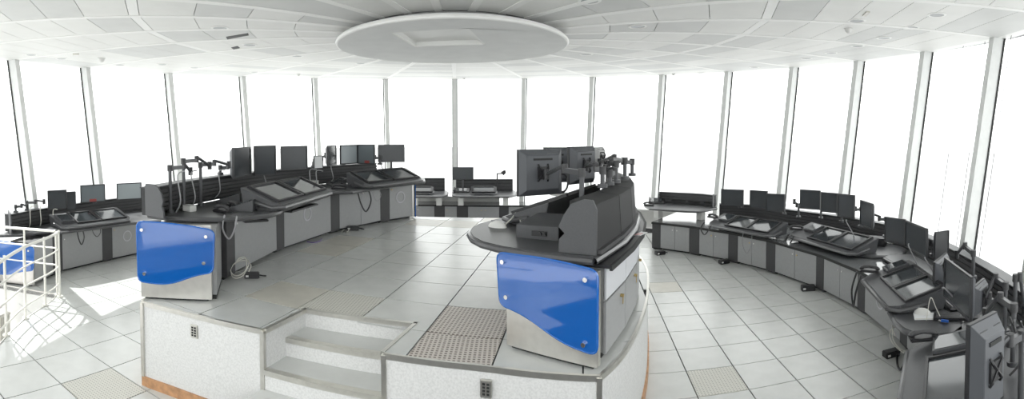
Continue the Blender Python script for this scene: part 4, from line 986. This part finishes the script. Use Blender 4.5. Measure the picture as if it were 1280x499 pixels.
# arms at the near end of the window-side run
arm_px(None, (1276, 480, 2.9), ZL - .05, 1.12, (1243, 440), 2.72, (1262, 445), 2.8, n1)
arm_px('long articulated grey arm crossing behind the big monitor near the windows', (1266, 440, 3.5), ZL, 1.08, (1232, 392), 3.9, (1250, 394), 3.7)
arm_px(None, (1256, 404, 4.1), ZL, 1.06, (1229, 378), 4.25, (1244, 376), 4.3, n2)
arm_px('bare-poled articulated arm beside the window sill', (1268, 404, 4.2), ZL, 1.10, (1280, 386), 4.3, (1274, 390), 4.2)
arm_px('double-jointed arm bent over the equipment rail near the mullion', (1216, 352, 5.0), zrL, 1.12, (1196, 318), 5.4, (1206, 322), 5.3)
arm_px(None, (1188, 352, 5.0), ZL, 1.0, (1176, 345), 5.1, (1182, 345), 5.05, n3)
arm_px('empty articulated arm with spider bracket between two slanted consoles', (998, 277, 8.6), zrL, 1.08, (993, 252), 8.6, (996, 257), 8.5)
arm_px('empty long arm reaching over the near end of the left platform rail', (213, 246, 5.1), ZP, 1.97, (238, 214), 5.5, (230, 212), 5.3)
arm_px('tall bent arm in front of the rail on the left platform run', (230, 243, 5.3), ZP, 2.03, (262, 207), 5.7, (246, 209), 5.5)
arm_px('articulated arm with pivot block behind the tall thick-sided monitor', (251, 240, 5.6), ZP, 1.97, (286, 206), 6.0, (268, 206), 5.8)
arm_px('empty articulated arm on the rail behind the stair railing', (34, 278, wall_r(34) - .08), zrW, 1.20, (55, 252), 8.72, (44, 253), 8.62)
arm_px('short empty articulated arm on the rail near the far blue panel', (20, 280, wall_r(20) - .08), zrW, 1.16, (34, 258), 8.55, (27, 259), 8.45)

# ------------------------------------------------------------------ stair opening, railing
fascia = [p for p in HEDGE]
well = struct(strip([tuple(p) for p in HEDGE[1:]], -.02, -1.6, -.012).build('wall_stairwell', 'wallw'), 'pale wall of the stairwell below the floor opening', 'wall')
strip([tuple(p) for p in HEDGE[1:]], -.012, -.02, .012).build('edge_trim', 'rim', well)
struct(MB().prism([tuple(p) for p in HEDGE] + [(-8.6, -.5), (-8.9, 3.6)], -1.66, -1.6).build('floor_stairwell', 'tile'), 'pale landing floor at the bottom of the stairwell', 'floor')
pp = G(8, 385, -.5); gm = thing('perforated_screen', 'grey perforated screen standing down in the stairwell', 'screen', (-6.35, 3.35, -1.6), 1.9)
MB().box((0, 0, .62), (.85, .03, 1.2)).build('sheet', 'vent', gm); MB().box((0, 0, 1.23), (.87, .045, .03)).build('top_frame', 'rim', gm)
RAILZ = (.95, .70, .45, .20)
rpath = smooth_path([V3(p, 0) for p in HEDGE[2:]], 5)
rail = thing('stair_railing', 'cream tubular railing curving round the stair opening', 'railing', V3(HEDGE[2], 0))
o = V3(HEDGE[2], 0)
inset = [Vector((p.x, p.y, 0)) - o for p in rpath]
inset = [v + Vector((.05, .03, 0)) for v in inset]
for i, z in enumerate(RAILZ): MB().tube([v + Vector((0, 0, z)) for v in inset], .021 if i == 0 else .012, 8).build('handrail' if i == 0 else 'rail_bar', 'railm', rail)
for px_, py_ in ((75, 371.5), (57, 382), (32, 398.5), (8, 419.5), (-25, 455)):
    p = V3(G(px_, py_, 0), 0) - o; MB().cyl(p, p + Vector((0, 0, .95)), .017, 10).build('post', 'railm', rail); MB().cyl(p, p + Vector((0, 0, .02)), .045, 14).build('base_flange', 'railm', rail)
rail2 = thing('stair_railing', 'straight cream railing along the far side of the stair opening', 'railing', V3(HEDGE[1], 0)); o2 = V3(HEDGE[1], 0)
a2, b2 = V3(G(-12, 356, 0), 0) - o2, V3(G(71, 369, 0), 0) - o2
for i, z in enumerate(RAILZ[:3]): MB().tube([a2 + Vector((0, 0, z)), b2 + Vector((0, 0, z))], .019 if i == 0 else .011, 8).build('handrail' if i == 0 else 'rail_bar', 'railm', rail2)
for px_, py_ in ((71.5, 369), (32, 362.5), (-8, 356.5)):
    p = V3(G(px_, py_, 0), 0) - o2; MB().cyl(p, p + Vector((0, 0, .95)), .016, 10).build('post', 'railm', rail2); MB().cyl(p, p + Vector((0, 0, .02)), .045, 14).build('base_flange', 'railm', rail2)
hr = thing('stair_handrail', 'short cream handrail sloping down inside the stairwell', 'handrail', (-6.6, 3.3, -.2))
MB().tube([(-.5, -.5, .30), (0, 0, -.05), (.25, .2, -.12)], .02, 8).build('rail', 'railm', hr); MB().cyl((.25, .2, -.13), (.25, .2, -1.4), .014, 8).build('post', 'railm', hr)

# ------------------------------------------------------------------ cables, adaptors, small items
def W3(x, y, z): return V3(G(x, y, z), z)
def hang(label, x0, x1, z, zlow, y0_, y1_, m='black', r=.008, out=.06):
    a, b = W3(x0, y0_, z), W3(x1, y1_, z); c = (a + b) / 2; d = (b - a).xy; nn = Vector((d.y, -d.x)).normalized() * out
    c = Vector((c.x + nn.x, c.y + nn.y, zlow))
    q0 = a.lerp(c, .35); q0.z = zlow + (z - zlow) * .45; q0.x = a.x + nn.x; q0.y = a.y + nn.y
    q1 = b.lerp(c, .35); q1.z = zlow + (z - zlow) * .45; q1.x = b.x + nn.x; q1.y = b.y + nn.y
    return cable(label, [a, q0, c, q1, b], r, m)
hang('black cable loop hanging from the far worktop over the two-door platform cabinet', 447, 460, ZP - .02, ZP - .34, 239, 236, out=.05, r=.011)
hang('thin grey wire loop hanging beside the black one on the platform run', 463, 472, ZP - .02, ZP - .22, 236, 234.5, 'cable_g', .005)
hang('grey handset cable drooping below the rounded platform worktop', 281, 296, ZP + .02, ZP - .20, 269, 270, 'cable_g', .009, out=.05)
hang('black cable loop hanging over the wide cabinet behind the railing', 96, 103, ZW - .01, ZW - .27, 287, 286, out=.05, r=.011)
hang('thin black wire hanging over the cabinet behind the railing', 115, 124, ZW - .01, ZW - .18, 284, 283, out=.05, r=.006)
hang('black cable hanging from the first slanted console by the windows', 880.5, 889, ZL + .03, ZL - .16, 278, 282, out=.07, r=.012)
hang('thin grey wire hanging in front of the pale cabinet by the windows', 929, 940, ZL - .02, .30, 291, 292, 'cable_g', .005, out=.03)
hang('black cable loop hanging on the pillar beside the emblem ring cabinet', 1071, 1076, ZL + .02, .30, 340, 344, out=.06, r=.012)
hang('black cable drooping from the end of the second slanted console', 986, 992, ZL, .50, 293, 296, out=.05, r=.012)
def adaptor(label, px_, py_, z, rz, s=1):
    t = thing('power_adaptor', label, 'adaptor', W3(px_, py_, z), rz)
    MB().box((0, 0, .03 * s), (.16 * s, .09 * s, .058 * s)).build('case', 'black', t, bevel=.008); MB().tube([(.08 * s, 0, .03 * s), (.12 * s, .01, .02 * s), (.15 * s, .03, .012)], .008 * s, 6).build('lead', 'black', t)
    MB().box((-.05 * s, -.046 * s, .03 * s), (.03 * s, .003, .02 * s)).build('sticker', 'whiteplastic', t); return t
adaptor('black power adaptor on the platform floor beside the white cable coil', 315, 347.5, PZ, .5)
adaptor('black power adaptor on the platform floor by the far worktop', 441, 288, PZ, .3, 1.2)
adaptor('black power adaptor on the floor before the cabinet under the bare desk', 825, 318.5, 0, .2, 1.2)
adaptor('black power adaptor on the floor before the narrow pale cabinet', 905, 329.5, 0, .1, 1.2)
adaptor('black power adaptor on the floor beside the wide two-door cabinet', 1010, 363, 0, -.4, 1.3)
adaptor('black power adaptor on the floor with white cable loops by the near console', 1114, 445.5, 0, -.2, 1.1)
def coil(label, px_, py_, z, R0, m, r=.006, stand=.0):
    c = W3(px_, py_, z + .01); pts = []
    for i in range(26):
        a = i * .62; rr_ = R0 * (1 - .012 * i + .12 * sin(i * 1.7)); pts.append(c + Vector((rr_ * cos(a), rr_ * .7 * sin(a) + stand * .2 * sin(a), .004 + .002 * i + stand * (1 + sin(a)) * .5)))
    return cable(label, pts, r, m, n=3)
coil('white cable coil standing on the platform floor beside the charcoal pillar', 300, 347, PZ, .11, 'cable_w', .006, .15)
coil('white cable loops on the floor by the near console', 1126, 440, 0, .12, 'cable_w', .006, .22)
cable('black lead dropping from the white cable loops by the near console', [W3(1121, 447, 0) + Vector((0, 0, .02)), W3(1122, 458, 0) + Vector((0, 0, .01)), W3(1126, 466, 0) + Vector((0, 0, .03)), W3(1131, 460, 0) + Vector((0, 0, .06))], .012, 'black')
cable('tangle of pale leads on the platform floor by the far worktop', [W3(427, 291, PZ) + Vector((0, 0, .01)), W3(430, 289, PZ) + Vector((0, 0, .02)), W3(434, 291, PZ) + Vector((0, 0, .01)), W3(437, 288.5, PZ) + Vector((0, 0, .02)), W3(444, 288, PZ) + Vector((0, 0, .012))], .008, 'cable_w')
cable('purple cable lying on the platform floor by the emblem ring cabinet', [W3(384, 303, PZ) + Vector((0, 0, .008)), W3(392, 304, PZ) + Vector((0, 0, .008)), W3(400, 302, PZ) + Vector((0, 0, .008)), W3(402, 299, PZ) + Vector((0, 0, .008))], .006, 'purple')
rc = random.Random(5)
def riser_cable(label, x, y, z0, x2, y2, r, m='cable_g', group=None):
    """cable rising from the desk to the arms"""
    a = GR(x, y, r); b = GR(x2, y2, r); a.z = z0 + .02
    c = a.lerp(b, .35) + Vector((.06, -.05, -.02)); d = a.lerp(b, .75) + Vector((-.04, -.03, .06))
    return cable(label, [a, c, d, b], .0075, m, group)
for x, y, x2, y2, r, lab in ((220, 262, 231, 214, 5.0, 'grey cable curving up at the near end of the left platform rail'), (240, 258, 246, 213, 5.4, 'grey cable rising beside the tall bent arm on the left platform run'), (268, 240, 282, 212, 6.1, 'grey cable looping behind the tall thick-sided monitor'), (330, 228, 336, 218, 6.6, 'grey cable below the upright portrait monitor'), (378, 225, 396, 212, 7.3, 'grey cable below the small white display unit'), (386, 224, 404, 214, 7.4, 'second grey cable below the small white display unit'), (410, 222, 420, 206, 7.8, 'grey cable below the edge-on platform monitor'), (477, 213, 480, 203, 8.3, 'thin cable below the dark wide monitor at the far end')):
    riser_cable(lab, x, y, ZP, x2, y2, r, 'cable_g')
for x, y, x2, y2, r, lab in ((36, 278, 43, 258, 8.45, 'pale cable at the rail near the far blue panel'), (50, 276, 55, 256, 8.6, 'pale cable hanging from the empty arm behind the railing'), (64, 277, 72, 262, 8.72, 'pale cable below the monitor turned to the railing')):
    riser_cable(lab, x, y, ZW, x2, y2, r, 'cable_w')
for x, y, x2, y2, r, lab in ((1140, 332, 1136, 305, 5.7, 'grey cable below the joined dark monitors'), (1162, 340, 1156, 322, 5.4, 'second grey cable below the joined dark monitors'), (1200, 400, 1178, 360, 4.4, 'grey cable below the tall dark monitor'), (1063, 290, 1058, 275, 7.4, 'thin grey cable below the portrait monitor')):
    riser_cable(lab, x, y, ZL, x2, y2, r, 'cable_g')
# black boxes on the right desk wing
t = thing('radio_unit', 'black radio unit on the desk wing beside the second slanted console', 'radio', W3(1096, 306, ZL - .055), -.9)
MB().box((0, 0, .06), (.30, .24, .12)).build('case', 'black', t, bevel=.006); MB().box((-.02, -.122, .07), (.16, .006, .05)).build('display', 'screen_t', t); MB().cyl((.11, -.12, .06), (.11, -.14, .06), .02, 12).build('knob', 'pillar', t)
t = thing('keyboard', 'black keyboard standing under the tall dark monitor', 'keyboard', W3(1196, 398, ZL - .055), -.9)
MB().box((0, 0, .012), (.44, .16, .02)).build('case', 'black', t, bevel=.004)
for r_ in range(4): MB().box((0, -.055 + r_ * .036, .026), (.40, .027, .008)).build('key_row', 'pillar', t)
t = thing('blue_plug', 'small blue cable plug on the rounded desk wing', 'plug', W3(1181, 404, ZL - .055), .4); MB().box((0, 0, .02), (.02, .07, .02)).build('body', 'bluep', t); MB().box((0, .045, .02), (.014, .03, .014)).build('tip', 'chrome', t)

for i, (x, y, x2, y2, r) in enumerate(((1262, 470, 1268, 400, 3.3), (1272, 460, 1262, 396, 3.4), (1278, 450, 1276, 402, 3.5))):
    riser_cable(('thick black cable hanging behind the big monitor', 'black cable with white flecks behind the big monitor', 'black cable nearest the window sill behind the big monitor')[i], x, y, ZL, x2, y2, r, 'black')
# thin blind cords hanging in front of the leaning panes
for x in (1202, 1229, 1262):
    a = next(a_ / 10 for a_ in range(700, 1350) if atan2(pol(a_ / 10, RT).x, pol(a_ / 10, RT).y) * FPX + 640 >= x)
    k = max(i for i in range(NA) if ANG[i] <= a); w = bpy.data.objects['window_%d' % (k + 1)]
    MB().tube([pane_pt(a, .0, -.02), pane_pt(a, 1, -.02)], .005, 6).build('blind_cord', 'cord', w)

pm = GR(703, 240, 4.85); t = thing('desk_mirror', 'round black ring on a pale round base behind the large platform monitor', 'mirror', (pm.x, pm.y, ZP + .18), -.3)
MB().prism([(.13 * cos(2 * pi * i / 24), .10 * sin(2 * pi * i / 24)) for i in range(24)], 0, .02).build('base', 'whiteplastic', t, bevel=.004)
MB().tube([(.055 * cos(2 * pi * i / 24), 0, .125 + .09 * sin(2 * pi * i / 24)) for i in range(25)], .010, 8, cap=False).build('ring', 'black', t)
MB().cyl((0, 0, .018), (0, 0, .04), .02, 12).build('stem', 'black', t)
